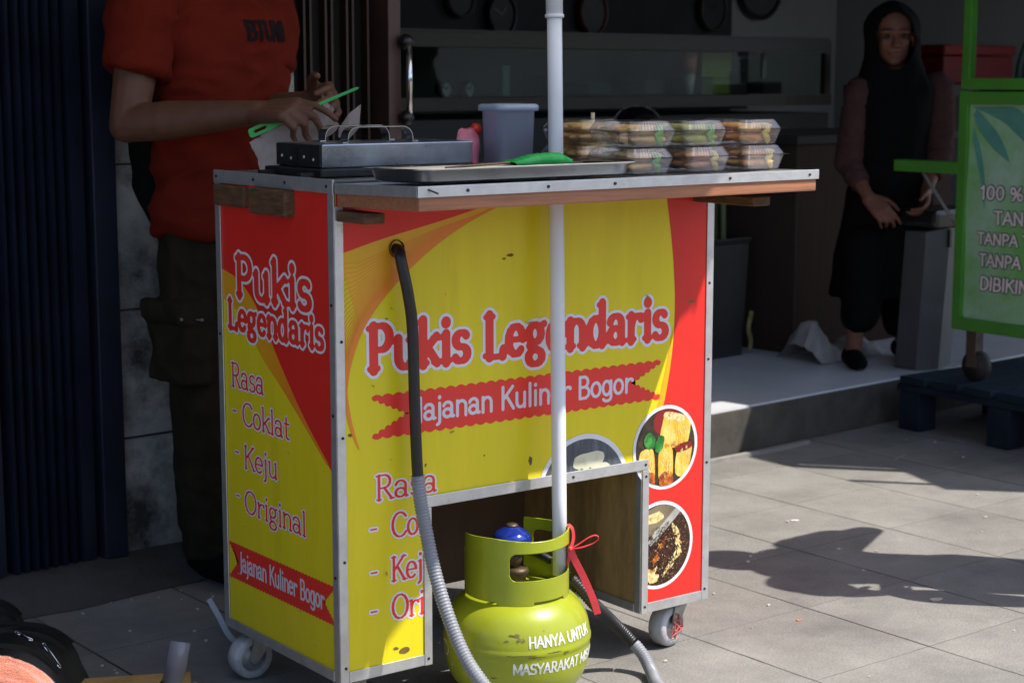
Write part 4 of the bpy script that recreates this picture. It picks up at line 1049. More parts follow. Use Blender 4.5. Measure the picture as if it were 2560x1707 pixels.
def canopy(parent, apex, rim, Rr, a0, m, sag=.10, ribs=8):
    bm = BM(); rings = []; per = 8; n = ribs * per
    for j in range(9):
        f = j / 8; ring = []
        for k in range(n):
            u = (k % per) / per; a = R(a0 + 360 * k / n)
            half = math.pi / ribs; loc = (u - .5) * 2 * half
            chord = math.cos(half) / math.cos(loc if u else half)
            scal = 1 - sag * .55 * math.sin(math.pi * u)
            rr = Rr * f * (chord if u else 1.0) * (1 - (1 - scal) * f)
            z = apex.z + (rim - apex.z) * (f ** 1.25) - .02 * math.sin(math.pi * u) * f * (1 - f)
            ring.append(bm.verts.new((apex.x + math.cos(a) * rr, apex.y + math.sin(a) * rr, z)) if j else None)
        rings.append(ring)
    c = bm.verts.new(apex)
    for k in range(n): bm.faces.new((c, rings[1][k], rings[1][(k + 1) % n]))
    for a, b in zip(rings[1:], rings[2:]):
        for k in range(n): bm.faces.new((a[k], b[k], b[(k + 1) % n], a[(k + 1) % n]))
    cn = obj("canopy", bm, m, parent, True)
    for k in range(ribs):
        a = R(a0 + 360 * k / ribs); bm = BM()
        tube(bm, [apex + Vector((math.cos(a) * Rr * f, math.sin(a) * Rr * f, (rim - apex.z) * f ** 1.25 - .012)) for f in np.linspace(0.02, 1, 8)], .004, 6)
        obj("rib", bm, ZINC, cn)
canopy(um, Vector((top.x, top.y, 2.36)), RIM, 1.11, -80, CLOTH)
# second parasol out on the street at the right, and a slim post: their shade falls on the pavement and step
u2 = thing("parasol", "dark grey street parasol on its own pole standing at the right of the pavement", "parasol", (6.0, 2.5, 0))
bm = BM(); tube(bm, [(6.0, 2.5, z) for z in np.linspace(.06, 2.5, 5)], .018, 14); obj("pole", bm, ZINC, u2, True)
bm = BM(); lathe(bm, [(0, .06), (.2, .055), (.24, .03), (.24, .001), (0, .001)], (6.0, 2.5, 0), 32); obj("base", bm, CONC, u2)
canopy(u2, Vector((6.0, 2.5, 2.5)), 2.15, 1.05, 12, mat("parasol_dark_cloth", (.05, .05, .055), .9))
sp = thing("metal_post", "slim grey metal post standing at the edge of the pavement on the right", "post", (4.82, 2.55, 0))
bm = BM(); tube(bm, [(4.82, 2.55, .002), (4.82, 2.55, 2.1)], .013, 12); obj("post_tube", bm, ZINC, sp, True)
bm = BM(); lathe(bm, [(0, .012), (.07, .01), (.075, .0015), (0, .0015)], (4.82, 2.55, 0), 24); obj("base_plate", bm, ZINC, sp)

# ------------------------------------------------------------------ gas tank
TC = Vector((1.987, 2.660, 0))
tk = thing("gas_tank", "squat lime green gas tank standing in the cart's front opening", "gas tank", TC)
PROF = [(0, .228), (.05, .2275), (.085, .221), (.108, .209), (.125, .192), (.1365, .170), (.1415, .150), (.143, .1385), (.1448, .134), (.1448, .1275), (.143, .123), (.142, .105), (.137, .075), (.126, .050), (.108, .030), (.085, .020), (0, .018)]
def tank_r(z):
    P = PROF[::-1]
    for (r0, z0), (r1, z1) in zip(P, P[1:]):
        if z0 <= z <= z1 and z1 > z0: return r0 + (r1 - r0) * (z - z0) / (z1 - z0)
    return .143
def smooth_prof(P):
    q = catmull([(a, b, 0) for a, b in P], 4); return [(max(p.x, 0), p.y) for p in q]
bm = BM(); lathe(bm, smooth_prof(PROF[:8]) + PROF[8:10] + smooth_prof(PROF[10:]), TC, 96); obj("tank_body", bm, TANKM, tk, True)
bm = BM(); lathe(bm, [(.098, .028), (.104, .028), (.108, .002), (.112, .0), (.100, .0), (.098, .028)], TC, 64); obj("foot_ring", bm, TANKM, tk, True)
AX0 = math.atan2(-.803, -.596)        # the side facing the street corner the viewer stands on
def cyl(r):
    return lambda th, z: TC + Vector((math.cos(AX0 + th) * r, math.sin(AX0 + th) * r, z))
# collar with hand holes, a plate bent to a C
bm = BM()
RC = .100
def collar_sdf(th, z):
    d = np.maximum(np.maximum(R(-98) - th, th - R(172)) * RC, np.maximum(.214 - z, z - .340 + .003 * np.sin(th * 3)))
    d = np.maximum(d, -(np.hypot(np.maximum(np.abs(th + R(92)) * RC - .012, 0), np.maximum(np.abs(z - .33) - .02, 0)) - .01))
    for c in (R(39), R(137)):
        qx = np.abs(th - c) * RC - (R(47) * RC - .014 if c < 1.5 else R(16) * RC); qz = np.abs(z - .2885) - (.0265 - .014)
        h = np.hypot(np.maximum(qx, 0), np.maximum(qz, 0)) + np.minimum(np.maximum(qx, qz), 0) - .014
        d = np.maximum(d, -h)
    for a, b in ((-80, -22), (18, 62), (95, 150)):
        d = np.maximum(d, -np.maximum(np.abs(th - R((a + b) / 2)) - R((b - a) / 2), z - .2195) * .1)
    return d
ths = np.linspace(R(-104), R(178), 240); zs = np.linspace(.205, .345, 60)
TH, ZZ = np.meshgrid(ths, zs)
def plain_cells(bm, S, us, vs, fmap):
    n0 = []
    cache = {}
    def vert(k, u, v):
        if k not in cache: cache[k] = bm.verts.new(fmap(u, v))
        return cache[k]
    for j in range(len(vs) - 1):
        for i in range(len(us) - 1):
            c = [(i, j), (i + 1, j), (i + 1, j + 1), (i, j + 1)]; d = [S[b, a] for a, b in c]
            if min(d) >= 0: continue
            poly = []
            for k in range(4):
                a, b = c[k], c[(k + 1) % 4]; da, db = d[k], d[(k + 1) % 4]
                if da < 0: poly.append(vert(a, us[a[0]], vs[a[1]]))
                if (da < 0) != (db < 0):
                    t = da / (da - db); poly.append(vert((min(a, b), max(a, b)), us[a[0]] + (us[b[0]] - us[a[0]]) * t, vs[a[1]] + (vs[b[1]] - vs[a[1]]) * t))
            if len(poly) >= 3:
                try: bm.faces.new(poly)
                except ValueError: pass
plain_cells(bm, collar_sdf(TH, ZZ), ths, zs, cyl(RC))
co = obj("collar", bm, TANKM, tk, True)
sm = co.modifiers.new("thick", 'SOLIDIFY'); sm.thickness = .003; sm.offset = 0
bm = BM(); lathe(bm, [(0, .262), (.022, .262), (.024, .254), (.018, .245), (.018, .2275), (0, .2275)], TC, 28); vl = obj("valve", bm, RUST, tk, True)
TCm = lambda th, z, k=.0009: TC + Vector((math.cos(AX0 + th) * (tank_r(z) + k), math.sin(AX0 + th) * (tank_r(z) + k), z))
bm = BM()
letters(bm, "HANYA UNTUK", R(9), .1460, .0195, lambda u, v: TCm(R(9) + (u - R(9)) / .143, v), 'bold', width=R(64) * .143, res=26, weight=.92)
letters(bm, "MASYARAKAT MISKIN", R(-3), .0945, .0200, lambda u, v: TCm(R(-3) + (u - R(-3)) / .143, v), 'bold', width=R(90) * .143, res=26, weight=.92)
obj("tank_lettering", bm, TANKT, tk)
bm = BM()
for rr in ((.016, .0135),):
    for k in range(32):
        a, b = 2 * math.pi * k / 32, 2 * math.pi * (k + 1) / 32
        q = [TCm(R(-72) + math.cos(x) * r / .143, .118 + math.sin(x) * r, .001) for x, r in ((a, rr[0]), (b, rr[0]), (b, rr[1]), (a, rr[1]))]
        bm.faces.new([bm.verts.new(p) for p in q])
letters(bm, "3", 0, 0, .1, lambda u, v: Vector((0, 0, 0)), 'sans') if False else None
obj("tank_emblem", bm, TANKT, tk)
rng = random.Random(9)
bm = BM()
for (a, z, sx_, sz_) in ((-2, .168, .022, .006), (3, .160, .016, .007), (-8, .158, .010, .004), (6, .131, .05, .0022), (14, .127, .03, .0025), (30, .134, .03, .002), (-58, .175, .006, .012), (-4, .131, .02, .002), (40, .129, .012, .003), (-18, .085, .012, .003), (22, .175, .005, .002)):
    P = blob(0, 0, 1, 1, 0, 14, 2, .5, a)
    vs = [bm.verts.new(TCm(R(a) + x * sx_ * .5 / .143, z + y * sz_ * .55, .0007)) for x, y in P]
    c = bm.verts.new(TCm(R(a), z, .0008))
    for k in range(14): bm.faces.new((c, vs[k], vs[(k + 1) % 14]))
obj("scratches", bm, mat("tank_scratch", (.14, .11, .03), .6, 0, .5, 160, col2=(.22, .23, .03), mix_lo=.45, mix_hi=.6), tk)
# blue regulator on the valve
rgp = TC + Vector((-.003, .012, 0))
rgl = thing("regulator", "shiny blue gas regulator knob inside the tank's collar", "regulator", rgp + Vector((0, 0, .263)))
bm = BM(); lathe(bm, [(0, .343), (.012, .343), (.0165, .340), (.019, .338), (.029, .333), (.0365, .325), (.0385, .317), (.036, .310), (.032, .306), (.031, .300), (.027, .293), (0, .293)], rgp, 40); obj("regulator_cap", bm, BLUEM, rgl, True)
bm = BM(); lathe(bm, [(0, .293), (.02, .293), (.02, .275), (.016, .263), (0, .263)], rgp, 28); lathe(bm, [(0, .3475), (.009, .3475), (.0125, .3445), (.0125, .3435), (0, .3435)], rgp, 24); obj("regulator_neck", bm, RUST, rgl, True)
# hose from the cart down to the street and back up to the tank
HP = [(1.729, 2.690, .8945), (1.7275, 2.668, .892), (1.724, 2.656, .875), (1.7335, 2.648, .812), (1.742, 2.648, .7475), (1.7455, 2.648, .603), (1.7505, 2.645, .461), (1.7527, 2.622, .370), (1.752, 2.590, .295), (1.755, 2.550, .222), (1.760, 2.510, .166), (1.770, 2.470, .126), (1.79, 2.42, .075), (1.83, 2.36, .03), (1.90, 2.31, .0145), (2.0, 2.30, .013), (2.12, 2.36, .013), (2.205, 2.46, .013),
      (2.2325, 2.525, .0135), (2.268, 2.582, .016), (2.277, 2.620, .040), (2.258, 2.6466, .075), (2.212, 2.648, .120), (2.150, 2.625, .170), (2.115, 2.655, .222), (2.078, 2.690, .262), (2.02, 2.69, .287)]
hp = catmull(HP, 14)
hs = thing("gas_hose", "black hose in grey ribbed sleeves hanging from the cart front to the tank", "hose", hp[0])
bm = BM(); tube(bm, hp[:6 * 14 + 8] + [], .0105, 16); obj("black_tube", bm, RUB, hs, True)
def ribbed(pts, r):
    # resample evenly so the ribs keep one pitch
    L = [0]
    for a, b in zip(pts, pts[1:]): L.append(L[-1] + (b - a).length)
    n = int(L[-1] / .00125); out = []; rs = []; i = 0
    for k in range(n + 1):
        s = L[-1] * k / n
        while i < len(L) - 2 and L[i + 1] < s: i += 1
        out.append(pts[i].lerp(pts[i + 1], (s - L[i]) / max(1e-9, L[i + 1] - L[i]))); rs.append(r + .0009 * math.cos(2 * math.pi * s / .0062))
    bm = BM(); tube(bm, out, rs, 14); return bm
obj("ribbed_sleeve", ribbed(hp[6 * 14 - 2:20 * 14 + 9], .0124), GREYHOSE, hs, True)
bm = ribbed(hp[20 * 14 + 10:24 * 14], .0118); obj("black_sleeve", bm, RUB, hs, True)
bm = BM(); tube(bm, hp[24 * 14 + 1:], .0085, 12); obj("black_tube", bm, RUB, hs, True)
# red plastic ribbon tied round pole and collar
rb = thing("red_ribbon", "red plastic ribbon tied round the white pole at the tank collar", "ribbon", (2.066, 2.600, .30))
cr_ = Vector((.803, -.596, 0)); cf = Vector((.596, .803, 0)); kn = TC + cr_ * .1035 + cf * -.012 + Vector((0, 0, .302))
P = lambda r_, z_, f_=0: kn + cr_ * r_ + cf * f_ + Vector((0, 0, z_))
bm = BM(); ribbon(bm, catmull([P(0, 0), P(.02, .004, -.004), P(.042, .011), P(.052, .018), P(.054, .024), P(.047, .027), P(.034, .022), P(.018, .011), P(.002, .001)], 6), .007, .0012, cf); obj("bow_loop", bm, REDR, rb)
bm = BM(); ribbon(bm, catmull([P(0, 0), P(.008, -.02, -.002), P(.024, -.052), P(.040, -.088), P(.048, -.110), P(.054, -.130)], 6), .0135, .0012, cr_ + Vector((0, 0, .4))); obj("ribbon_tail", bm, REDR, rb)
bm = BM(); ribbon(bm, catmull([P(.001, .002, .0), P(.006, .02, .004), P(.004, .038, .008), P(-.004, .045, .014)], 6), .006, .0012, cr_); ribbon(bm, catmull([P(-.001, 0), P(-.003, -.022, .004), P(-.010, -.045, .010), P(-.020, -.062, .014)], 6), .006, .0012, cr_); ball(bm, kn, .0055); obj("ribbon_wrap", bm, REDR, rb)
# white strap by the rear caster
bm = BM(); ribbon(bm, catmull([(1.701, 3.408, .069), (1.705, 3.392, .052), (1.706, 3.367, .034), (1.702, 3.32, .010), (1.69, 3.246, .008), (1.67, 3.19, .018)], 8), .012, .002, (.8, -.3, .5))
tag(obj("plastic_strap", bm, mat("white_strap", (.50, .52, .58), .5, 0, .1, 20)), 'twisted white plastic strap lying behind the left caster of the cart', 'strap')

# ------------------------------------------------------------------ on the counter
CZ = 1.0215
fz = lambda y: 1.0128 + .004 + (Y0 - y) * .026        # top of the sloping flap
gd = thing("griddle_base", "black sooty griddle base on the cart top under the pan lids", "griddle", (1.8, 2.88, CZ))
bm = BM(); box(bm, 1.63, 2.00, 2.775, 2.985, CZ, 1.036, None, .003); obj("griddle_plate", bm, SOOT, gd)
bm = BM()
for y in (2.80, 2.95): box(bm, 1.60, 1.629, y - .006, y + .006, CZ + .001, 1.030)
obj("griddle_lug", bm, SOOT, gd)
def pan_lid(y0, y1, lab, dx):
    t = thing("pan_lid", lab, "pan lid", (1.815, (y0 + y1) / 2, 1.037), 'long metal pan lids on the griddle')
    bm = BM(); box(bm, 1.648 + dx, 1.985 + dx, y0, y1, 1.037, 1.0805, None, .0025); b = obj("lid_box", bm, PANSTEEL, t)
    bm = BM(); box(bm, 1.6445 + dx, 1.6474 + dx, y0 + .003, y1 - .003, 1.039, 1.0785); e = obj("end_plate", bm, SOOT, t)
    for yy, zz in ((y0 + .026, 1.052), (y0 + .060, 1.056)):
        bm = BM(); bmesh.ops.create_uvsphere(bm, u_segments=12, v_segments=8, radius=.0034, matrix=Matrix.Translation((1.6443 + dx, yy, zz)) @ Matrix.Diagonal((.5, 1, 1, 1))); obj("rivet", bm, ALU, e, True)
    for z in (1.0805, 1.0372):
        pass
    ym = (y0 + y1) / 2
    hx0, hx1 = 1.722 + dx, 1.866 + dx
    bm = BM(); pts = [(hx0 - .012, ym, 1.0818), (hx0, ym, 1.0825)] + [(hx0 + .022 - .022 * math.cos(R(a)), ym, 1.088 + .022 * math.sin(R(a))) for a in range(0, 91, 15)] + [(hx1 - .022 + .022 * math.sin(R(a)), ym, 1.088 + .022 * math.cos(R(a))) for a in range(0, 91, 15)] + [(hx1, ym, 1.0825), (hx1 + .012, ym, 1.0818)]
    ribbon(bm, pts, .026, .0018, (0, 1, 0)); obj("handle", bm, STEEL, t)
pan_lid(2.800, 2.885, 'dark metal box lid with strap handle, nearer of the two on the griddle', 0)
pan_lid(2.8875, 2.972, 'dark metal box lid with strap handle, farther of the two on the griddle', .003)
# steel tray
tr = thing("steel_tray", "shallow shiny stainless steel tray at the left of the serving flap", "tray", (1.86, 2.54, 1.03))
bm = BM()
def rrect(x0, x1, y0, y1, r, z, n=6):
    out = []
    for cx, cy, a0 in ((x1 - r, y1 - r, 0), (x0 + r, y1 - r, 90), (x0 + r, y0 + r, 180), (x1 - r, y0 + r, 270)):
        for k in range(n + 1):
            a = R(a0 + 90 * k / n); out.append((cx + r * math.cos(a), cy + r * math.sin(a), z))
    return out
TX0, TX1, TY0, TY1 = 1.614, 2.098, 2.424, 2.626; tb_ = 1.0245
loops = [rrect(TX0 + .022, TX1 - .022, TY0 + .022, TY1 - .022, .03, tb_), rrect(TX0 + .0145, TX1 - .0145, TY0 + .0145, TY1 - .0145, .03, tb_ + .004), rrect(TX0 + .0105, TX1 - .0105, TY0 + .0105, TY1 - .0105, .03, tb_ + .0205), rrect(TX0, TX1, TY0, TY1, .03, tb_ + .0228), rrect(TX0, TX1, TY0, TY1, .03, tb_ + .0245), rrect(TX0 + .010, TX1 - .010, TY0 + .010, TY1 - .010, .03, tb_ + .0225), rrect(TX0 + .019, TX1 - .019, TY0 + .019, TY1 - .019, .03, tb_ + .004), rrect(TX0 + .026, TX1 - .026, TY0 + .026, TY1 - .026, .03, tb_ + .002)]
LV = [[bm.verts.new(p) for p in l] for l in loops]
for a, b in zip(LV, LV[1:]):
    for k in range(len(a)): bm.faces.new((a[k], a[(k + 1) % len(a)], b[(k + 1) % len(a)], b[k]))
bm.faces.new(LV[0][::-1]); bm.faces.new(LV[-1]); 
for v in bm.verts: v.co.z += (2.54 - v.co.y) * .026
o = obj("tray_dish", bm, STEEL, tr, True)
# green silicone brush lying across the tray rim
gs = thing("silicone_brush", "bright green scalloped silicone brush lying on the steel tray", "brush", (1.91, 2.5, 1.05))
bm = BM(); n = 40; top_, bot = [], []
for k in range(n + 1):
    u = k / n; x = 1.848 + .128 * u
    h = .0175 * (math.sin(math.pi * min(1, u * .62 + .06)) ** .8) * (1 if u < .86 else 1 - (u - .86) * 3.2) + .0016 * abs(math.sin(u * math.pi * 9))
    top_.append((x, h)); bot.append(x)
rows = []
for j in range(5):
    f = -1 + 2 * j / 4
    rows.append([bm.verts.new((x, 2.497 + f * .022 + .004 * math.sin(x * 90), 1.0505 + (h) * (1 - .35 * f * f) + .0002)) for x, h in top_])
bot_ = [bm.verts.new((x, 2.497 + s * .023 + .004 * math.sin(x * 90), 1.0495)) for s in (-1, 1) for x in bot]
for a, b in zip(rows, rows[1:]):
    for k in range(n): bm.faces.new((a[k], a[k + 1], b[k + 1], b[k]))
for k in range(n):
    bm.faces.new((bot_[k], bot_[k + 1], rows[0][k + 1], rows[0][k])); bm.faces.new((rows[-1][k], rows[-1][k + 1], bot_[n + 1 + k + 1], bot_[n + 1 + k])); bm.faces.new((bot_[k], bot_[n + 1 + k], bot_[n + 2 + k], bot_[k + 1]))
obj("brush_head", bm, GSIL, gs, True)
bm = BM(); tube(bm, [(1.70, 2.478, 1.0495), (1.78, 2.486, 1.052), (1.852, 2.494, 1.0538)], .0022, 8); obj("brush_handle", bm, mat("wooden_stick", (.30, .19, .09), .6), gs, True)
# translucent tub
tbx = thing("plastic_tub", "clear bluish plastic tub with lid standing left of the pole", "tub", (2.145, 2.9, CZ))
bm = BM(); L1 = [rrect(2.097 + i, 2.192 - i, 2.862 + i, 2.938 - i, .018, z) for i, z in ((.006, CZ), (.003, 1.03), (0.0, 1.1385), (-.004, 1.1395), (-.004, 1.1405), (.002, 1.1400), (.005, 1.032))]
LV = [[bm.verts.new(p) for p in l] for l in L1]
for a, b in zip(LV, LV[1:]):
    for k in range(len(a)): bm.faces.new((a[k], a[(k + 1) % len(a)], b[(k + 1) % len(a)], b[k]))
bm.faces.new(LV[0][::-1]); bm.faces.new(LV[-1]); obj("tub_wall", bm, clear_mat("tub_plastic", (.80, .84, .95), .38, .12, (.82, .84, .98)), tbx, True)
bm = BM(); L1 = [rrect(2.090 + i, 2.199 - i, 2.855 + i, 2.945 - i, .022, z) for i, z in ((.004, 1.1345), (0, 1.1350), (0, 1.1455), (.004, 1.149), (.018, 1.1495), (.020, 1.1475))]
LV = [[bm.verts.new(p) for p in l] for l in L1]
for a, b in zip(LV, LV[1:]):
    for k in range(len(a)): bm.faces.new((a[k], a[(k + 1) % len(a)], b[(k + 1) % len(a)], b[k]))
bm.faces.new(LV[-1]); obj("tub_lid", bm, clear_mat("lid_plastic", (.8, .88, .98), .2, .15, (.66, .78, .94)), tbx, True)
bm = BM(); L1 = [rrect(2.106, 2.183, 2.871, 2.929, .012, z) for z in (1.0335, 1.062)]
LV = [[bm.verts.new(p) for p in l] for l in L1]
for k in range(len(LV[0])): bm.faces.new((LV[0][k], LV[0][(k + 1) % len(LV[0])], LV[1][(k + 1) % len(LV[0])], LV[1][k]))
bm.faces.new(LV[0][::-1]); bm.faces.new(LV[1])
for v in LV[1]: v.co.z += .010 * math.cos((v.co.x - 2.10) * 36)
tag(obj("dark_topping", bm, mat("dark_filling", (.035, .025, .03), .5, 0, .3, 60)), 'dark topping filling the bottom of the clear plastic tub', 'topping')
# pink packet with red cap
pk = thing("pink_packet", "pink sachet with red cap standing left of the clear tub", "packet", (2.06, 2.93, CZ))
bm = BM(); rows = []
for j in range(9):
    f = j / 8; z = CZ + .076 * f; dpt = .018 * (1 - f ** 3) + .002
    rows.append([bm.verts.new((2.040 + .052 * u + .003 * math.sin(f * 7 + u * 4), 2.93 + s * dpt * math.sin(math.pi * (u * .9 + .05)) , z + (.004 * math.sin(u * 14) if j == 8 else 0))) for s, us in ((-1, np.linspace(0, 1, 8)), (1, np.linspace(1, 0, 8))) for u in us])
for a, b in zip(rows, rows[1:]):
    for k in range(16): bm.faces.new((a[k], a[(k + 1) % 16], b[(k + 1) % 16], b[k]))
bm.faces.new(rows[0][::-1]); bm.faces.new(rows[-1]); obj("sachet", bm, mat("pink_foil", (.62, .16, .24), .45, 0, .15, 30, .3, 60, col2=(.60, .42, .48), mix_lo=.55, mix_hi=.7), pk, True)
bm = BM(); lathe(bm, [(0, 1.110), (.007, 1.109), (.011, 1.103), (.0115, 1.092), (.006, 1.088), (0, 1.088)], (2.089, 2.935, 0), 20); obj("red_cap", bm, mat("red_cap", (.62, .03, .012), .35), pk, True)
# yellow packet with stick
yp = thing("yellow_packet", "yellow paper packet standing behind the food boxes right of the pole", "packet", (2.25, 2.79, CZ))
bm = BM(); L = []
for z, i in ((CZ, 0), (1.05, -.003), (1.075, .002), (1.085, .008), (1.095, .002), (1.113, .0)):
    L.append([bm.verts.new((x + i * sx_ + .002 * math.sin(z * 190 + x * 90), y - i * sy_, z + (.002 * math.sin(x * 300) if z > 1.1 else 0))) for x, y, sx_, sy_ in ((2.213, 2.77, 1, -1), (2.25, 2.765, 0, -1), (2.297, 2.77, -1, -1), (2.297, 2.83, -1, 1), (2.213, 2.83, 1, 1))])
for a, b in zip(L, L[1:]):
    for k in range(5): bm.faces.new((a[k], a[(k + 1) % 5], b[(k + 1) % 5], b[k]))
bm.faces.new(L[0][::-1]); bm.faces.new(L[-1]); obj("packet_bag", bm, mat("yellow_paper", (.55, .38, .05), .6, 0, .15, 14, .3, 40), yp)
bm = BM(); tube(bm, [(2.283, 2.80, 1.09), (2.284, 2.80, 1.131)], .004, 8); obj("packet_stick", bm, mat("pale_stick", (.62, .55, .42), .6), yp)

# clear clamshell boxes of cakes, two high
CLEAR = clear_mat("clamshell_plastic", (.99, .99, 1.0), .955, rough=.10, ior=1.8, body=(.85, .88, .98))
BUN = mat("bun_orange", (.80, .36, .09), .5, 0, .25, 30, .12, 60, col2=(.46, .15, .035), mix_lo=.45, mix_hi=.65)
BUNP = mat("bun_pale", (.66, .42, .17), .5, 0, .2, 30, .12, 60, col2=(.38, .18, .06), mix_lo=.5, mix_hi=.7)
BUNG = mat("bun_green", (.42, .42, .08), .5, 0, .2, 30, .12, 60, col2=(.38, .22, .06), mix_lo=.5, mix_hi=.7)
CAKEY = mat("bun_golden", (.78, .46, .12), .5, 0, .2, 40, .12, 60, col2=(.50, .20, .05), mix_lo=.5, mix_hi=.7)
CHEESE = mat("cheese_yellow", (.72, .52, .10), .5, 0, .1, 30); PANDAN = mat("pandan_green", (.16, .42, .05), .4, 0, .1, 30)
BW, BD, BH = .122, .142, .049
def clamshell(loc, label, rot=0):
    t = thing("food_box", label, "food box", loc, 'clear boxes of cakes on the serving flap')
    ox, oy, oz = loc
    def ringp(w, d, r, z, rib=0):
        P = rrect(-w, w, 0, 0, 0, z) if False else rrect(-w, w, -d, d, r, z, 5)
        if rib:
            # fluted front and back walls
            Q = []
            for i in range(len(P)):
                a, b = P[i], P[(i + 1) % len(P)]
                m_ = 22 if math.hypot(b[0] - a[0], b[1] - a[1]) > .03 else 1
                for k in range(m_):
                    f = k / m_; x = a[0] + (b[0] - a[0]) * f; y = a[1] + (b[1] - a[1]) * f
                    o = .0005 * (k % 2) if (m_ > 1 and abs(x) < w * .55) else 0
                    s = 1 - o / max(abs(y), .01); Q.append((x, y * s if abs(b[0] - a[0]) > .03 else y, z))
            return Q
        return P
    def skin(rings):
        bm = BM(); LV = [[bm.verts.new((ox + p[0], oy + p[1], oz + p[2])) for p in l] for l in rings]
        for a, b in zip(LV, LV[1:]):
            for k in range(len(a)): bm.faces.new((a[k], a[(k + 1) % len(a)], b[(k + 1) % len(a)], b[k]))
        bm.faces.new(LV[0]); return bm
    w, d = BW / 2, BD / 2
    base = obj("box_base", skin([ringp(w - .014, d - .014, .012, .0008), ringp(w - .012, d - .012, .012, .003), ringp(w - .004, d - .004, .014, .029), ringp(w + .004, d + .004, .014, .030)]), CLEAR, t)
    lid = obj("box_lid", skin([ringp(w - .016, d - .016, .014, BH, 1), ringp(w - .013, d - .013, .014, BH - .0015, 1), ringp(w - .004, d - .004, .014, .0318, 1), ringp(w + .004, d + .004, .014, .0310, 1)]), CLEAR, t)
    bm = BM(); box(bm, ox + w + .003, ox + w + .017, oy - .014, oy + .014, oz + .0305, oz + .0325, None, .0008); obj("closing_tab", bm, CLEAR, t)
    return t
def buns(loc, m, m2, rng):
    ox, oy, oz = loc
    for lay in range(2):
        for i in (-1, 0, 1):
            bm = BM(); bmesh.ops.create_icosphere(bm, subdivisions=3, radius=1)
            ph = rng.uniform(0, 9); lean = rng.uniform(-.12, .12); sl_ = rng.uniform(.86, 1.0); jx = rng.uniform(-.004, .004)
            for v in bm.verts:
                x, y, z = v.co; k = .88 + .16 * noise.noise(Vector((x * 2 + ph, y * 2, z * 2))) + .05 * noise.noise(Vector((x * 9 + ph, y * 9, z * 9)))
                z2 = (z * (1 - .45 * x * x) if z < .25 else .25 + (z - .25) * .45)
                v.co = Vector((ox + jx + x * .0495 * k * sl_, oy - .003 + i * .038 + y * .0185 * k, oz + .0145 + lay * .0195 + lean * x * .02 + z2 * .0128 * k))
            tag(obj("cake", bm, rng.choice((m, m, CAKEY)), None, True), 'small boat-shaped cake packed in a clear food box', 'cake', 'cakes packed in the clear boxes')
    bm = BM(); pts = [(ox + .016 + .006 * math.sin(k * 1.3), oy - .0585 + .0012 * math.sin(k * 2.1), oz + .005 + .036 * k / 9) for k in range(10)]
    ribbon(bm, pts, .012, .0015, (1, 0, 0))
    for v in bm.verts: v.co.x += .003 * noise.noise(v.co * 90)
    tag(obj("cake_topping", bm, m2, None, True), 'streak of coloured topping running down the cakes in a clear food box', 'topping', 'toppings on the boxed cakes')
rng = random.Random(21)
for nm, cx, cy, m, m2, lo, hi in (
        ("rightmost sunlit", 2.450, 2.543, BUN, CHEESE, 'lower', 'upper'), ("second from the right end", 2.306, 2.545, BUN, CHEESE, 'lower', 'upper'),
        ("third from the right end", 2.172, 2.548, BUNP, PANDAN, 'lower', 'upper'), ("rear shaded, nearest the pole,", 2.205, 2.735, BUNP, PANDAN, 'lower', 'upper')):
    z0 = max(fz(cy - .07), fz(cy), CZ) + .0008
    if cy > 2.7: z0 = CZ + .0006
    for lv, wd in ((0, lo), (1, hi)):
        z = z0 + lv * (BH + .0008)
        dx = (0.006, -.004)[lv] * (1 if m is BUN else -.5)
        clamshell((cx + dx, cy, z), f"clear plastic box of cakes, {wd} one of the {nm} stack")
        buns((cx + dx, cy, z), (BUNG if (nm.startswith('second') and lv) else m), m2 if not (nm.startswith('second') and lv) else PANDAN, rng)

# ------------------------------------------------------------------ green cart on the blue pallet at the right
GX = 4.72
pl = thing("pallet", "weathered dark blue wooden pallet under the green cart", "pallet", (5.1, 3.5, 0))
bm = BM()
for y0 in (3.93, 3.555, 3.16, 2.80):
    for x0 in (4.652, 5.10, 5.55): bm = BM(); box(bm, x0, x0 + .09, y0, y0 + .09, .002, .135, None, .004); obj("pallet_block", bm, PALB, pl)
for x0 in (4.65, 5.10, 5.55):
    bm = BM(); box(bm, x0, x0 + .095, 2.79, 4.03, .136, .160, None, .003); obj("pallet_runner", bm, PALB, pl)
for k in range(9): bm = BM(); box(bm, 4.645, 5.65, 2.80 + .138 * k, 2.91 + .138 * k, .161, .188, None, .003); obj("pallet_board", bm, PALB, pl)
gc = thing("green_cart", "bright green framed drinks cart with printed banner at the right edge", "drinks cart", (5.1, 3.4, .188))
def gbar(x0, x1, y0, y1, z0, z1): box(bm, x0, x1, y0, y1, z0, z1, None, .003)
bm = BM()
def fbar(*q):
    bm = BM(); box(bm, *q, None, .003); obj("frame_bar", bm, GRNP, gc)
GY0, GY1 = 2.88, 3.862
fbar(GX, GX + .035, GY1 - .035, GY1, .362, 1.158); fbar(GX, GX + .035, GY0, GY0 + .035, .362, 1.158)
fbar(GX - .001, GX + .034, GY0 + .0355, GY1 - .0355, .362, .402); fbar(GX - .001, GX + .034, GY0 + .0355, GY1 - .0355, 1.116, 1.156)
fbar(GX + .7, GX + .735, GY1 - .035, GY1, .362, 1.158); fbar(GX + .0355, GX + .6995, GY1 - .034, GY1 - .001, .362, .402); fbar(GX + .0355, GX + .6995, GY1 - .034, GY1 - .001, 1.116, 1.156); fbar(GX + .7, GX + .735, GY0, GY0 + .035, .362, 1.158)
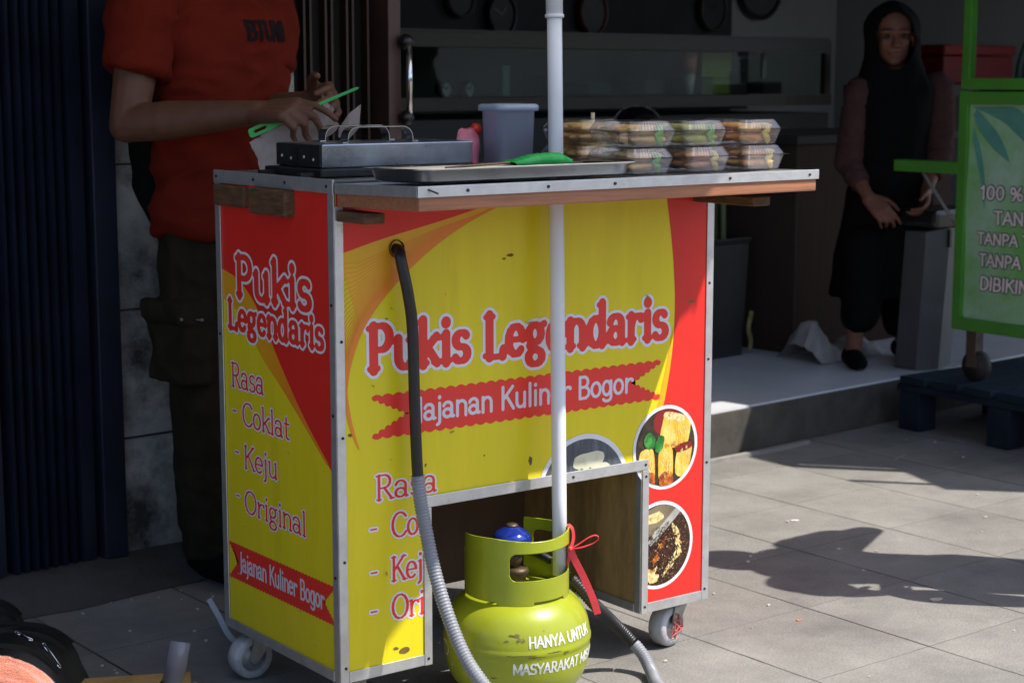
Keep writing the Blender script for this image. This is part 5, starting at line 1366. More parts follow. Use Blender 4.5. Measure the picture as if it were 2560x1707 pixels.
fbar(GX + .004, GX + .036, GY1 - .034, GY1 - .002, 1.164, 1.9); fbar(GX + .004, GX + .036, GY0 + .002, GY0 + .034, 1.164, 1.9); fbar(GX + .002, GX + .037, GY0 + .0345, GY1 - .0345, 1.163, 1.200); fbar(GX + .002, GX + .037, GY0 + .0345, GY1 - .0345, 1.86, 1.90); fbar(GX + .7, GX + .73, GY1 - .034, GY1 - .002, 1.164, 1.9)

bm = BM(); box(bm, GX + .04, GX + .70, GY0 + .04, GY1 - .04, 1.158, 1.162); box(bm, GX + .036, GX + .71, GY0 + .03, GY1 - .03, 1.90, 1.93); obj("cart_shelf", bm, DARKM, gc)
bm = BM(); box(bm, GX + .66, GX + .69, GY0 + .04, GY1 - .04, 1.165, 1.86); box(bm, GX + .04, GX + .655, GY0 + .036, GY0 + .05, 1.165, 1.86); obj("dark_lining", bm, mat("cart_dark_lining", (.006, .008, .010), .5), gc)
bm = BM(); tube(bm, catmull([(GX + .10, 3.70, 1.165), (GX + .10, 3.69, 1.26), (GX + .10, 3.64, 1.36), (GX + .10, 3.55, 1.42), (GX + .10, 3.42, 1.43), (GX + .10, 3.3, 1.40)], 8), .016, 12); tube(bm, catmull([(GX + .14, 3.60, 1.165), (GX + .14, 3.585, 1.24), (GX + .14, 3.52, 1.32), (GX + .14, 3.42, 1.35)], 8), .014, 12); obj("machine_tube", bm, mat("machine_green_grey", (.03, .05, .04), .4, .3), gc, True)
bm = BM(); gbar(GX - .002, GX + .06, GY1 + .001, 4.135, .883, .922); obj("side_arm", bm, GRNP, gc)
bm = BM(); tube(bm, [(GX + .03, GY1 + .01, .70), (GX + .03, 4.03, .878)], .006, 8); obj("arm_brace", bm, ZINC, gc)
def wav(u, v): return .004 * math.sin(u * 13 + v * 5) + .003 * math.sin(v * 17 - u * 6)
BV = lambda k: (lambda u, v: Vector((GX + .018 - k * .0008 + wav(u, v), -u, v)))
BANR = mat("banner_print", (.42, .58, .50), .4, 0, .12, 3, .06, 9, col2=(.17, .44, .11), mix_lo=.32, mix_hi=.55)
bm = BM(); us = np.linspace(-3.826, -2.916, 40); vs_ = np.linspace(.403, 1.115, 30)
cells_mesh(bm, np.full((30, 40), -1.0), us, vs_, 0, BV(0)) if False else None
vv = [[bm.verts.new(BV(0)(u, v)) for u in us] for v in vs_]
for a, b in zip(vv, vv[1:]):
    for k in range(39): bm.faces.new((a[k], a[k + 1], b[k + 1], b[k]))
bn_ = obj("banner", bm, BANR, gc, True)
def fine_poly(bm, P, fm):
    us = [p[0] for p in P]; vs = [p[1] for p in P]; flat_poly(bm, P, fm)
TEAL = mat("leaf_teal_print", (.10, .30, .24), .4, 0, .15, 12); 
bm = BM()
for P in (cm2([(-3.815, 1.105), (-3.70, 1.06), (-3.59, .985), (-3.45, .93)], 5) + cm2([(-3.45, .95), (-3.56, 1.03), (-3.62, 1.09), (-3.66, 1.108)], 5), cm2([(-3.812, 1.08), (-3.79, 1.03), (-3.735, .975), (-3.668, .93)], 5) + cm2([(-3.665, .935), (-3.70, 1.0), (-3.745, 1.05), (-3.80, 1.10)], 5), cm2([(-3.815, 1.0), (-3.79, .92), (-3.765, .84), (-3.752, .775)], 5) + cm2([(-3.75, .78), (-3.758, .88), (-3.785, .98), (-3.81, 1.04)], 5)):
    flat_poly(bm, P, BV(1.5))
obj("banner_leaf", bm, TEAL, bn_)
GT = (("100 % T", -3.769, .806, .042, .225), ("TANP", -3.712, .726, .041, .150), ("TANPA TA", -3.775, .657, .036, .235), ("TANPA P", -3.767, .585, .038, .215), ("DIBIKIN", -3.758, .506, .041, .196))
for grow, k, nm, mm in ((.0030, 2.5, "banner_text_rim", mat("text_rim_teal", (.02, .10, .085), .4)), (0, 4, "banner_text", mat("text_pale_pink", (.72, .60, .60), .4))):
    bm = BM()
    for tx, u, v, c, w in GT: letters(bm, tx, u, v, c, BV(k), 'bold', width=w, grow=grow, res=30)
    obj(nm, bm, mm, bn_)
for y in (3.80, 2.95):
    for x in (GX + .05, GX + .66):
        bm = BM(); box(bm, x - .02, x + .02, y - .02, y + .02, .27, .361); box(bm, x - .022, x - .018, y - .03, y + .015, .235, .269); box(bm, x + .018, x + .022, y - .03, y + .015, .235, .269); w = obj("wheel_bracket", bm, mat("rusty_bracket", (.10, .075, .055), .7, .4, .3, 30), gc)
        bm = BM(); tube(bm, [(x - .014, y - .012, .240), (x + .014, y - .012, .240)], .0515, 28); obj("wheel", bm, mat("dark_wheel", (.03, .027, .022), .7, 0, .4, 40), w, True)

# ------------------------------------------------------------------ foreground: black bags, towel on a stool, board with tape
def bag(loc, rx, ry, rz, label, rot, pins, brown=False):
    t = thing("leather_bag", label, "bag", loc, 'black bags at the lower left')
    M = Matrix.Translation(loc) @ Matrix.Rotation(rot, 4, 'Z')
    LEA = mat("black_leather", (.007, .0065, .0065), .5, 0, .3, 18, .15, 160)
    bm = BM(); nu, nv = 40, 14; rows = []
    for j in range(nv + 1):
        f = math.pi / 2 * j / nv; row = []
        for i in range(nu):
            a = 2 * math.pi * i / nu; c, s = math.cos(a), math.sin(a)
            rr = math.cos(f) ** .7
            w = 1 + .03 * noise.noise(Vector((c * 2, s * 2, f * 3)))
            row.append(bm.verts.new(M @ Vector((rx * rr * math.copysign(abs(c) ** .8, c) * w, ry * rr * math.copysign(abs(s) ** .8, s) * w, .003 + rz * math.sin(f) * w))))
        rows.append(row)
    for a, b in zip(rows, rows[1:]):
        for k in range(nu): bm.faces.new((a[k], a[(k + 1) % nu], b[(k + 1) % nu], b[k]))
    bm.faces.new(rows[0][::-1])
    body = obj("bag_body", bm, LEA, t, True)
    def surf(x, y): 
        q = min(.999, (abs(x / rx) ** 2.5 + abs(y / ry) ** 2.5)); return M @ Vector((x, y, .003 + rz * (1 - q ** 1.4) ** .5))
    for k, y in enumerate((-.55, -.15, .3)):
        bm = BM(); ribbon(bm, [surf(x, y * ry) + Vector((0, 0, .0002)) for x in np.linspace(-rx * .8, rx * .78, 24)], .010, .002, (0, 0, 1)); obj("seam_strip", bm, mat("seam_leather", (.014, .011, .010), .4), body)
    tr_ = BVHTree.FromObject(body, bpy.context.evaluated_depsgraph_get())
    for p, q in pins:
        p, q = Vector(p), Vector(q)
        for w_ in (p, q):
            h = tr_.ray_cast(Vector((w_.x, w_.y, 1)), Vector((0, 0, -1)))
            if h[0]: w_.z = h[0].z + .005
        bm = BM(); d = (q - p).normalized(); s = d.cross(Vector((0, 0, 1))).normalized() * .006
        tube(bm, [p, p.lerp(q, .5), q], .0013, 6); tube(bm, [p + s, p.lerp(q, .32) + s], .0013, 6); tube(bm, [q - d * .008 + s, q + s], .002, 6); tube(bm, [q, q + s * .5 + d * .002, q + s], .0015, 6); tube(bm, [p, p + s * .5 - d * .002, p + s], .0013, 6)
        obj("metal_clip", bm, CHROME, t, True)
bag((1.16, 3.215, 0), .165, .125, .150, "black leather bag with two shiny clips on the ground, the nearer one", R(-36), [((1.180, 3.175, .1), (1.196, 3.138, .1)), ((1.215, 3.128, .1), (1.232, 3.095, .1))])
bag((1.19, 3.47, 0), .125, .10, .135, "black leather bag behind the other, at the left picture edge", R(-36), [((1.205, 3.420, .1), (1.216, 3.388, .1))])
wb = thing("wooden_board", "pale brown wooden board lying on the pavement at the bottom left", "board", (1.33, 2.93, 0))
a = Vector((1.226, 3.157, .0)); b = Vector((1.474, 3.042, .0)); d = (b - a).normalized(); nrm = Vector((d.y, -d.x, 0))
bm = BM(); vs = []
for z in (.002, .052): vs += [bm.verts.new(p + Vector((0, 0, z))) for p in (a, b, b + nrm * .16, a + nrm * .16)]
for f in ((0, 1, 2, 3), (7, 6, 5, 4), (0, 4, 5, 1), (1, 5, 6, 2), (2, 6, 7, 3), (3, 7, 4, 0)): bm.faces.new([vs[i] for i in f])
obj("board_plank", bm, mat("pale_board", (.50, .30, .11), .5, 0, .25, 6, .1, 40, stretch=(3, 3, 30)), wb)
bm = BM(); ribbon(bm, catmull([(1.395, 2.985, .0535), (1.418, 3.007, .0545), (1.450, 3.055, .060), (1.468, 3.082, .075), (1.479, 3.092, .098)], 8), .040, .0012, Vector((.803, -.596, 0)))
tag(obj("tape_strip", bm, clear_mat("clear_tape", (.8, .8, .82), .2, .25, (.60, .57, .62)), None, True), 'translucent strip of tape standing up from the end of the wooden board', 'tape')
sl = thing("low_stool", "low wooden stool under the orange towel at the lower left corner", "stool", (.818, 2.444, 0))
bm = BM(); box(bm, .64, .93, 2.34, 2.58, .26, .29, None, .004); obj("seat", bm, mat("stool_wood", (.45, .28, .05), .5, 0, .2, 6), sl)
for x in (.66, .88):
    for y in (2.36, 2.53): bm = BM(); box(bm, x, x + .03, y, y + .03, .002, .2595); obj("leg", bm, WOODX, sl)
bm = BM(); rows = []
M = Matrix.Translation((.790, 2.462, 0)) @ Matrix.Rotation(R(-36.6), 4, 'Z')
for j in range(60):
    row = []
    for i in range(60):
        u, v = -1 + 2 * i / 59, -1 + 2 * j / 59
        rr = min(1, (abs(u) ** 3 + abs(v) ** 3) ** (1 / 3))
        h = .292 + .078 * (1 - rr ** 2.4) ** .6 if rr < 1 else .292
        w = .010 * noise.noise(Vector((u * 3, v * 3, 0))) + .006 * math.sin(v * 16 + 3 * noise.noise(Vector((u * 2, v * 2, 5)))) + .0025 * noise.noise(Vector((u * 40, v * 40, 1)))
        row.append(bm.verts.new(M @ Vector((u * .175, v * .12, h + w * (1 - rr ** 6)))))
    rows.append(row)
for p, q in zip(rows, rows[1:]):
    for k in range(59): bm.faces.new((p[k], p[k + 1], q[k + 1], q[k]))
tag(obj("terry_towel", bm, mat("orange_terry", (.60, .145, .055), .95, 0, .18, 60, 1.0, 420, sheen=.4), None, True), 'folded orange terry towel in the sun at the lower left corner', 'towel')

# ------------------------------------------------------------------ litter on the pavement
LM = mat("pale_litter", (.60, .56, .48), .8, 0, .3, 30)
bm = BM(); rng = random.Random(4)
for k in range(80):
    x, y = rng.uniform(2.0, 4.6), rng.uniform(1.9, 3.95)
    s = rng.choice((.0015, .002, .002, .003, .004)); a = rng.uniform(0, 6.3)
    box(bm, -s, s, -s * rng.uniform(.3, .9), s * .5, .0008, .001 + s * .8, Matrix.Translation((x, y, 0)) @ Matrix.Rotation(a, 4, 'Z'))
for k in range(60):
    x, y = rng.uniform(1.25, 2.0), rng.uniform(3.1, 3.75)
    s = rng.choice((.0015, .002, .003)); box(bm, -s, s, -s, s * .5, .0008, .001 + s, Matrix.Translation((x, y, 0)) @ Matrix.Rotation(rng.uniform(0, 6), 4, 'Z'))
tag(obj("crumbs", bm, LM), 'pale crumbs and specks scattered over the grey pavement', 'litter', None, 'stuff')
for lab, x, y, c, a, b in (("small orange scrap lying on the sunlit pavement", 2.787, 2.678, (.65, .20, .05), .006, .004), ("tiny white paper scrap on the pavement near the step", 3.43, 3.32, (.7, .7, .7), .012, .004), ("whitish paper scrap on the pavement by the cart's right side", 3.02, 3.42, (.7, .7, .72), .014, .004), ("pale dry leaf piece lying left of the grey hose", 2.16, 2.50, (.5, .34, .2), .010, .006), ("pale flat smear of food on the slab at the right", 3.16, 2.60, (.5, .42, .34), .018, .010), ("greenish straw lying on the pavement before the pallet", 4.30, 3.70, (.25, .32, .22), .05, .003)):
    bm = BM(); P = blob(0, 0, a, b, rng.uniform(-40, 40), 12, 2, .3, x)
    lo = [bm.verts.new((x + p, y + q, .0012)) for p, q in P]; hi = [bm.verts.new((x + p * .9, y + q * .9, .003)) for p, q in P]
    bm.faces.new(lo[::-1]); bm.faces.new(hi)
    for k in range(12): bm.faces.new((lo[k], lo[(k + 1) % 12], hi[(k + 1) % 12], hi[k]))
    tag(obj("scrap", bm, mat("scrap_colour", c, .8, 0, .25, 60)), lab, 'scrap')

# ------------------------------------------------------------------ people
def loft(bm, rings, left, n=40, p=2.3):
    """closed body of stacked rounded slices; ring = (centre, half width along left, half depth)"""
    left = Vector(left).normalized(); fwd = left.cross(Vector((0, 0, 1)))
    LV = []
    for c, a, b in rings:
        c = Vector(c); row = []
        for k in range(n):
            t = 2 * math.pi * k / n; ct, st = math.cos(t), math.sin(t)
            row.append(bm.verts.new(c + left * a * math.copysign(abs(ct) ** (2 / p), ct) + fwd * b * math.copysign(abs(st) ** (2 / p), st)))
        LV.append(row)
    for u, v in zip(LV, LV[1:]):
        for k in range(n): bm.faces.new((u[k], u[(k + 1) % n], v[(k + 1) % n], v[k]))
    bm.faces.new(LV[0][::-1]); bm.faces.new(LV[-1])

def head(bm, c, f, s=1.0, tilt=0.0):
    """skull, jaw, nose, brow, lips and ears around centre c, looking along f"""
    f = Vector(f).normalized(); up = Vector((0, 0, 1)); lf = up.cross(f).normalized(); up = f.cross(lf)
    M = Matrix((lf, f, up)).transposed()
    c = Vector(c)
    def q(x, y, z): return c + M @ Vector((x, y, z)) * s
    ball(bm, q(0, -.012, .035), (.074 * s, .092 * s, .082 * s), M, 3)
    ball(bm, q(0, .012, -.035), (.060 * s, .072 * s, .075 * s), M, 3)
    ball(bm, q(0, .046, -.082), (.030 * s, .028 * s, .024 * s), M, 2)
    capsule(bm, q(0, .078, .008), .009 * s, q(0, .098, -.028), .012 * s); ball(bm, q(.011, .088, -.031), .008 * s); ball(bm, q(-.011, .088, -.031), .008 * s)
    for sd in (-1, 1):
        capsule(bm, q(sd * .014, .080, .022), .008 * s, q(sd * .046, .066, .020), .008 * s)
        ball(bm, q(sd * .036, .058, -.018), (.020 * s, .018 * s, .02 * s), M, 2)
        ball(bm, q(sd * .076, -.004, -.008), (.008 * s, .018 * s, .03 * s), M, 2)
    capsule(bm, q(-.018, .076, -.055), .0075 * s, q(.018, .076, -.055), .0075 * s); capsule(bm, q(-.014, .075, -.067), .0075 * s, q(.014, .075, -.067), .0075 * s)
    capsule(bm, q(0, -.02, -.06), .052 * s, q(0, -.03, -.15), .054 * s)
    return q

def face_parts(q, parent, s=1.0, lips=(.16, .05, .045)):
    WH = mat("eye_white", (.07, .06, .055), .9, spec=.05); IR = mat("eye_dark", (.012, .008, .006), .9, spec=.05); BR = HAIR; LP = mat("lip_colour", lips, .45, 0, .1, 60)
    for sd in (-1, 1):
        bm = BM(); ball(bm, q(sd * .030, .0655, .004), .0115 * s); e = obj("eye", bm, WH, parent, True)
        bm = BM(); ball(bm, q(sd * .030, .0735, .004), (.0052 * s,) * 3); obj("iris", bm, IR, e, True)
        bm = BM(); tube(bm, [q(sd * .012, .089, .026), q(sd * .030, .086, .032), q(sd * .050, .070, .027)], [.0014 * s, .0022 * s, .001 * s], 8); obj("eyebrow", bm, BR, parent, True)
    bm = BM(); tube(bm, [q(-.028, .072, -.054), q(-.012, .0830, -.0600), q(0, .0845, -.0615), q(.012, .0830, -.0600), q(.028, .072, -.054)], [.002 * s, .0055 * s, .006 * s, .0055 * s, .002 * s], 10); obj("lips", bm, LP, parent, True)

def folds(scale=(7, 7, 3), seed=0.0, sharp=1.0):
    def f(co):
        v = Vector((co.x * scale[0] + seed, co.y * scale[1], co.z * scale[2] + seed))
        n = noise.noise(v) + .5 * noise.noise(v * 2.3)
        return 1 - abs(n) * 2 if sharp else n
    return f

# --- the seller in the red shirt
LFT = Vector((.981, .181, 0)).normalized(); FWD = Vector((.181, -.981, 0)).normalized()
man = thing("person", "man in a red T-shirt and dark cargo trousers working behind the cart", "person", (1.935, 3.735, 0))
sR, eR, wR = Vector((1.732, 3.698, 1.385)), Vector((1.658, 3.655, 1.100)), Vector((1.831, 3.373, 1.128))
sL, eL, wL = Vector((2.045, 3.756, 1.385)), Vector((2.025, 3.675, 1.115)), Vector((1.997, 3.437, 1.147))
bm = BM()
loft(bm, [((1.935, 3.737, .80), .13, .09), ((1.93, 3.738, .95), .13, .09), ((1.905, 3.737, 1.2), .14, .095), ((1.893, 3.73, 1.36), .14, .08), ((1.893, 3.728, 1.44), .06, .055)], LFT)
for s_, e_, w_ in ((sR, eR, wR), (sL, eL, wL)):
    capsule(bm, s_, .055, s_.lerp(e_, .5), .050); capsule(bm, s_.lerp(e_, .5), .050, e_, .042)
    m_ = e_.lerp(w_, .32); capsule(bm, e_, .041, m_, .0435); capsule(bm, m_, .0435, w_, .026)
    capsule(bm, e_ + Vector((-.006, .006, -.006)), .034, e_.lerp(w_, .12), .036)
hand(bm, wR, Vector((.040, -.102, .008)), Vector((.45, .15, -.85)), [22, 42, 58, 66], 1, 1.04)
hand(bm, wL, Vector((.012, -.13, .012)), Vector((-.85, 0, -.30)), [48, 52, 50, 46], -1, 1.0)
hq = head(bm, (1.915, 3.690, 1.585), Vector((.25, -.93, -.25)))
capsule(bm, (1.893, 3.728, 1.42), .058, (1.908, 3.705, 1.53), .052)
for hx, k, an in (((1.852, 3.722, .80), (1.862, 3.718, .47), (1.885, 3.765, .10)), ((2.018, 3.752, .80), (2.03, 3.745, .47), (2.055, 3.80, .10))):
    capsule(bm, hx, .075, k, .05); capsule(bm, k, .05, an, .034)
    a = Vector(an); capsule(bm, a + Vector((0, .02, -.062)), .034, a + FWD * .15 + Vector((0, 0, -.074)), .022)
body = fuse("body", bm, SKIN, man, .0042, 5)
face_parts(hq, body)
bm = BM(); ball(bm, hq(0, -.020, .052), (.083, .098, .082), None, 3)
hr = fuse("hair", bm, HAIR, man, .006, 2, (.004, folds((60, 60, 60))))
me = hr.data; bmx = bmesh.new(); bmx.from_mesh(me); fdir = Vector((.25, -.93, -.25)).normalized(); hc = hq(0, 0, 0)
bmesh.ops.delete(bmx, geom=[v for v in bmx.verts if (v.co - hc).dot(fdir) > .045 and v.co.z < hc.z + .075], context='VERTS'); bmx.to_mesh(me); bmx.free()
# shirt
bm = BM()
loft(bm, [((1.938, 3.735, .845), .176, .132), ((1.938, 3.735, .855), .180, .136), ((1.937, 3.736, .92), .176, .132), ((1.928, 3.739, .985), .160, .118), ((1.924, 3.739, 1.08), .164, .114), ((1.916, 3.735, 1.20), .178, .120), ((1.902, 3.730, 1.31), .180, .118), ((1.893, 3.728, 1.385), .150, .100), ((1.893, 3.728, 1.425), .085, .078), ((1.893, 3.728, 1.435), .070, .066)], LFT)
for s_, e_, r1 in ((sR, eR, .080), (sL, eL, .074)):
    m_ = s_.lerp(e_, .56); d = (e_ - s_).normalized()
    capsule(bm, s_ + Vector((0, 0, -.005)), .070, s_.lerp(e_, .3), .074)
    pts = [s_.lerp(e_, f) for f in (.2, .4, .6)]
    tube(bm, pts, [.070, .070, r1 - .010], 28)
shirt = fuse("t_shirt", bm, SHIRT, man, .0055, 3, (.016, folds((5, 5, 9), 2.0)))
dgs = bpy.context.evaluated_depsgraph_get()
from mathutils.bvhtree import BVHTree
tree = BVHTree.FromObject(shirt, dgs)
def on_shirt(u, v, off=.0022):
    o = Vector((1.893, 3.73, v)) + LFT * u + FWD * .6
    h = tree.ray_cast(o, -FWD)
    return (h[0] + FWD * off) if h[0] else Vector((1.893, 3.73, v)) + LFT * u + FWD * .12
bm = BM(); letters(bm, "BTUNI", .018, 1.287, .040, on_shirt, 'bold', width=.118, res=30, weight=1.25, slant=-.0); obj("shirt_print", bm, PRINT, shirt)
# trousers with cargo pocket
bm = BM()
loft(bm, [((1.936, 3.737, .70), .150, .112), ((1.936, 3.737, .78), .165, .122), ((1.936, 3.737, .88), .158, .118)], LFT)
for sd, hx, k, an in ((1, (1.852, 3.722, .76), (1.858, 3.716, .45), (1.885, 3.768, .07)), (-1, (2.02, 3.752, .76), (2.03, 3.745, .45), (2.055, 3.805, .07))):
    hx, k, an = Vector(hx), Vector(k), Vector(an)
    capsule(bm, hx, .092, k, .076); capsule(bm, k, .076, k.lerp(an, .5), .070); tube(bm, [k.lerp(an, f) for f in (.4, .8, 1)], [.072, .066, .058], 24)
R_ = -LFT
pc = Vector((1.853, 3.716, .60)) + R_ * .062
bmp = Matrix((LFT, FWD, Vector((0, 0, 1)))).transposed().to_4x4(); bmp.translation = pc
box(bm, -.035, .022, -.075, .075, -.095, .075, bmp); box(bm, -.045, .026, -.08, .08, .05, .095, bmp)
trs = fuse("trousers", bm, TROUS, man, .006, 4, (.008, folds((10, 10, 9), 5.0)))
bm = BM(); cpt = Vector((1.822, 3.668, .655)); dq = Vector((.60, -.80, 0)); nq = Vector((-.70, -.70, .1)).normalized(); tq = Vector((.75, -.62, -.08)).normalized(); uq = nq.cross(tq)
treet = BVHTree.FromObject(trs, bpy.context.evaluated_depsgraph_get())
vs = []
CAMV = Vector((-.596, -.803, .0))
for a, b in ((-.03, -.011), (.03, -.011), (.03, .011), (-.03, .011)):
    o = Vector((1.835, 3.69, .655)) + Vector((.803, -.596, 0)) * a + Vector((0, 0, b - a * .12)); h = treet.ray_cast(o + CAMV * .5, -CAMV)
    vs.append(bm.verts.new((h[0] if h[0] else o) + CAMV * .003))
bm.faces.new(vs); pp_ = obj("pocket_patch", bm, mat("patch_dark", (.010, .010, .012), .7), trs)
bm = BM()
for a0, a1, b0, b1 in ((-.022, .022, .002, .005), (-.024, -.018, .0, .007), (.018, .024, .0, .007)):
    vs = []
    for a, b in ((a0, b0), (a1, b0), (a1, b1), (a0, b1)):
        o = Vector((1.835, 3.69, .655)) + Vector((.803, -.596, 0)) * a + Vector((0, 0, b - a * .12)); h = treet.ray_cast(o + CAMV * .5, -CAMV)
        vs.append(bm.verts.new((h[0] if h[0] else o) + CAMV * .0045))
    bm.faces.new(vs)
obj("patch_mark", bm, mat("patch_grey", (.16, .16, .17), .6), pp_)
for an, nm in (((1.885, 3.768, .10), 0), ((2.055, 3.805, .10), 1)):
    bm = BM(); a = Vector(an); capsule(bm, a + Vector((0, .03, -.058)), .042, a + FWD * .10 + Vector((0, 0, -.06)), .040); capsule(bm, a + FWD * .10 + Vector((0, 0, -.06)), .038, a + FWD * .17 + Vector((0, 0, -.07)), .028); fuse("shoe", bm, BLKC, man, .006, 3)
# things he wears and holds
wbg = thing("shoulder_bag", "black cloth bag hanging at the man's back beside the blue post", "bag", (1.845, 3.87, .95))
bm = BM(); loft(bm, [((1.86, 3.88, .80), .02, .02), ((1.855, 3.882, .86), .045, .03), ((1.838, 3.885, .95), .075, .04), ((1.832, 3.885, 1.05), .078, .042), ((1.835, 3.88, 1.12), .05, .03)], (.803, -.596, 0))
fuse("bag_body", bm, BLKC, wbg, .006, 4, (.006, folds((14, 14, 9), 1.0)))
bm = BM(); ribbon(bm, catmull([(1.84, 3.895, 1.10), (1.83, 3.895, 1.22), (1.84, 3.87, 1.36), (1.865, 3.82, 1.445), (1.885, 3.77, 1.462)], 8), .03, .003, (0, 0, 1)); obj("bag_strap", bm, BLKC, wbg)
bm = BM(); tube(bm, [Vector((1.85, 3.87, .80)) + Vector((.803, -.596, 0)) * .008 * math.cos(a) + Vector((0, 0, 1)) * .012 * math.sin(a) for a in np.linspace(0, 6.28, 20)], .002, 6); obj("bag_ring", bm, CHROME, wbg, True)
# spatula: flat slotted handle and thin blade
A_, B_ = Vector((1.812, 3.382, 1.082)), Vector((1.972, 3.194, 1.181)); d = (B_ - A_).normalized()
sp_ = thing("spatula", "bright green plastic spatula held in the man's right hand", "spatula", A_)
w_ = Vector((-.10, .25, .95)); w_ = (w_ - d * w_.dot(d)).normalized(); th_ = d.cross(w_) * .002
outl = [(0, -.006), (.004, -.010), (.05, -.011), (.085, -.006), (.10, -.0035), (.26, -.0028), (.266, 0), (.26, .0028), (.10, .0035), (.085, .006), (.05, .011), (.004, .010), (0, .006)]
holeo = [(.014, -.0035), (.040, -.0035), (.044, 0), (.040, .0035), (.014, .0035), (.011, 0)]
bm = BM()
o1 = [bm.verts.new(A_ + d * a + w_ * b + th_) for a, b in outl]; o2 = [bm.verts.new(A_ + d * a + w_ * b - th_) for a, b in outl]
h1 = [bm.verts.new(A_ + d * a + w_ * b + th_) for a, b in holeo]; h2 = [bm.verts.new(A_ + d * a + w_ * b - th_) for a, b in holeo]
for L, Hh in ((o1, h1), (o2, h2)):
    es = [bm.edges.new((L[k], L[(k + 1) % len(L)])) for k in range(len(L))] + [bm.edges.new((Hh[k], Hh[(k + 1) % len(Hh)])) for k in range(len(Hh))]
    bmesh.ops.triangle_fill(bm, edges=es, use_beauty=True)
for L, Q in ((o1, o2), (h1, h2)):
    for k in range(len(L)): bm.faces.new((L[k], L[(k + 1) % len(L)], Q[(k + 1) % len(L)], Q[k]))
obj("spatula_body", bm, mat("green_plastic", (.035, .50, .10), .35, 0, .06, 12), sp_)
# paper bag held open between the hands
pb = thing("paper_bag", "crumpled translucent white paper bag held between the man's hands", "paper bag", (1.90, 3.32, 1.05))
SACK = bpy.data.materials.new("glassine_paper"); SACK.use_nodes = True
t = SACK.node_tree; t.nodes.clear(); o_ = t.nodes.new("ShaderNodeOutputMaterial"); df = t.nodes.new("ShaderNodeBsdfDiffuse"); tl = t.nodes.new("ShaderNodeBsdfTranslucent"); tp = t.nodes.new("ShaderNodeBsdfTransparent"); m1 = t.nodes.new("ShaderNodeMixShader"); m2 = t.nodes.new("ShaderNodeMixShader")
nz = t.nodes.new("ShaderNodeTexNoise"); nz.inputs["Scale"].default_value = 18; cr = t.nodes.new("ShaderNodeValToRGB"); cr.color_ramp.elements[0].color = (.52, .45, .44, 1); cr.color_ramp.elements[1].color = (.70, .62, .62, 1)
t.links.new(nz.outputs[0], cr.inputs[0]); t.links.new(cr.outputs[0], df.inputs[0]); t.links.new(cr.outputs[0], tl.inputs[0]); m1.inputs[0].default_value = .45; m2.inputs[0].default_value = .18
t.links.new(df.outputs[0], m1.inputs[1]); t.links.new(tl.outputs[0], m1.inputs[2]); t.links.new(m1.outputs[0], m2.inputs[1]); t.links.new(tp.outputs[0], m2.inputs[2]); t.links.new(m2.outputs[0], o_.inputs[0])
bm = BM(); cr3 = Vector((.803, -.596, 0)); cf3 = Vector((.596, .803, 0))
def bagp(u, v, sd):
    # u across (mouth at the hands, upper right), v along the bag, down to the lower left
    mouth = Vector((1.965, 3.285, 1.118)); tip = Vector((1.822, 3.352, 1.005))
    ax = tip - mouth; ac = Vector((0, 0, 1)) * .82 - cr3 * .30
    w = .040 + .028 * v
    p = mouth + ax * v + ac * (u - .35) * w * 1.7 + cf3 * sd * (.022 * math.sin(math.pi * u) * (1 - .75 * v))
    return p + noise.noise_vector(Vector((u * 5, v * 6, sd * 2))) * .008
for sd in (-1, 1):
    vv = [[bm.verts.new(bagp(i / 13, j / 17, sd)) for i in range(14)] for j in range(18)]
    for a, b in zip(vv, vv[1:]):
        for k in range(13): bm.faces.new((a[k], a[k + 1], b[k + 1], b[k]))
bmesh.ops.remove_doubles(bm, verts=bm.verts, dist=.002)
obj("bag_sheet", bm, SACK, pb, True)
bm = BM(); kp = [Vector((1.985, 3.265, 1.105)) + cr3 * a + Vector((0, 0, b)) + cf3 * c for a, b, c in ((-.018, -.012, 0), (.004, .020, -.004), (.030, .040, .0), (.026, -.01, -.006), (.002, -.035, .002), (-.02, -.03, .004))]
vs = [bm.verts.new(p) for p in kp]; c_ = bm.verts.new(sum(kp, Vector()) / 6 + CAMV * .012)
for k in range(6): bm.faces.new((c_, vs[k], vs[(k + 1) % 6]))
obj("bag_flap", bm, SACK, pb)

# --- young woman in black headscarf inside the shop
girl = thing("person", "young woman in a black headscarf and pink sleeves standing on the shop floor", "person", (4.95, 4.37, .15))
FG = Vector((-.64, -.77, 0)).normalized(); LG = Vector((0, 0, 1)).cross(FG)   # her left
bm = BM()
gq = head(bm, (4.945, 4.357, 1.345), (FG + Vector((0, 0, -.02))), .96)
loft(bm, [((4.97, 4.37, .58), .12, .085), ((4.97, 4.37, .80), .11, .08), ((4.98, 4.37, 1.05), .12, .085), ((4.99, 4.365, 1.16), .12, .07), ((4.965, 4.365, 1.21), .05, .05)], LG)
gA = [(Vector((4.862, 4.425, 1.148)), Vector((4.831, 4.446, .894)), Vector((4.801, 4.319, .775))), (Vector((5.120, 4.290, 1.165)), Vector((5.110, 4.262, .935)), Vector((4.985, 4.212, .797)))]
for s_, e_, w_ in gA:
    capsule(bm, s_, .040, e_, .034); capsule(bm, e_, .034, w_, .021)
hand(bm, gA[0][2], Vector((.012, -.085, -.065)), Vector((.55, .35, -.5)), [25, 35, 42, 48], 1, .88)
hand(bm, gA[1][2], Vector((-.055, -.04, -.07)), Vector((-.4, .5, .3)), [30, 34, 40, 44], -1, .88)
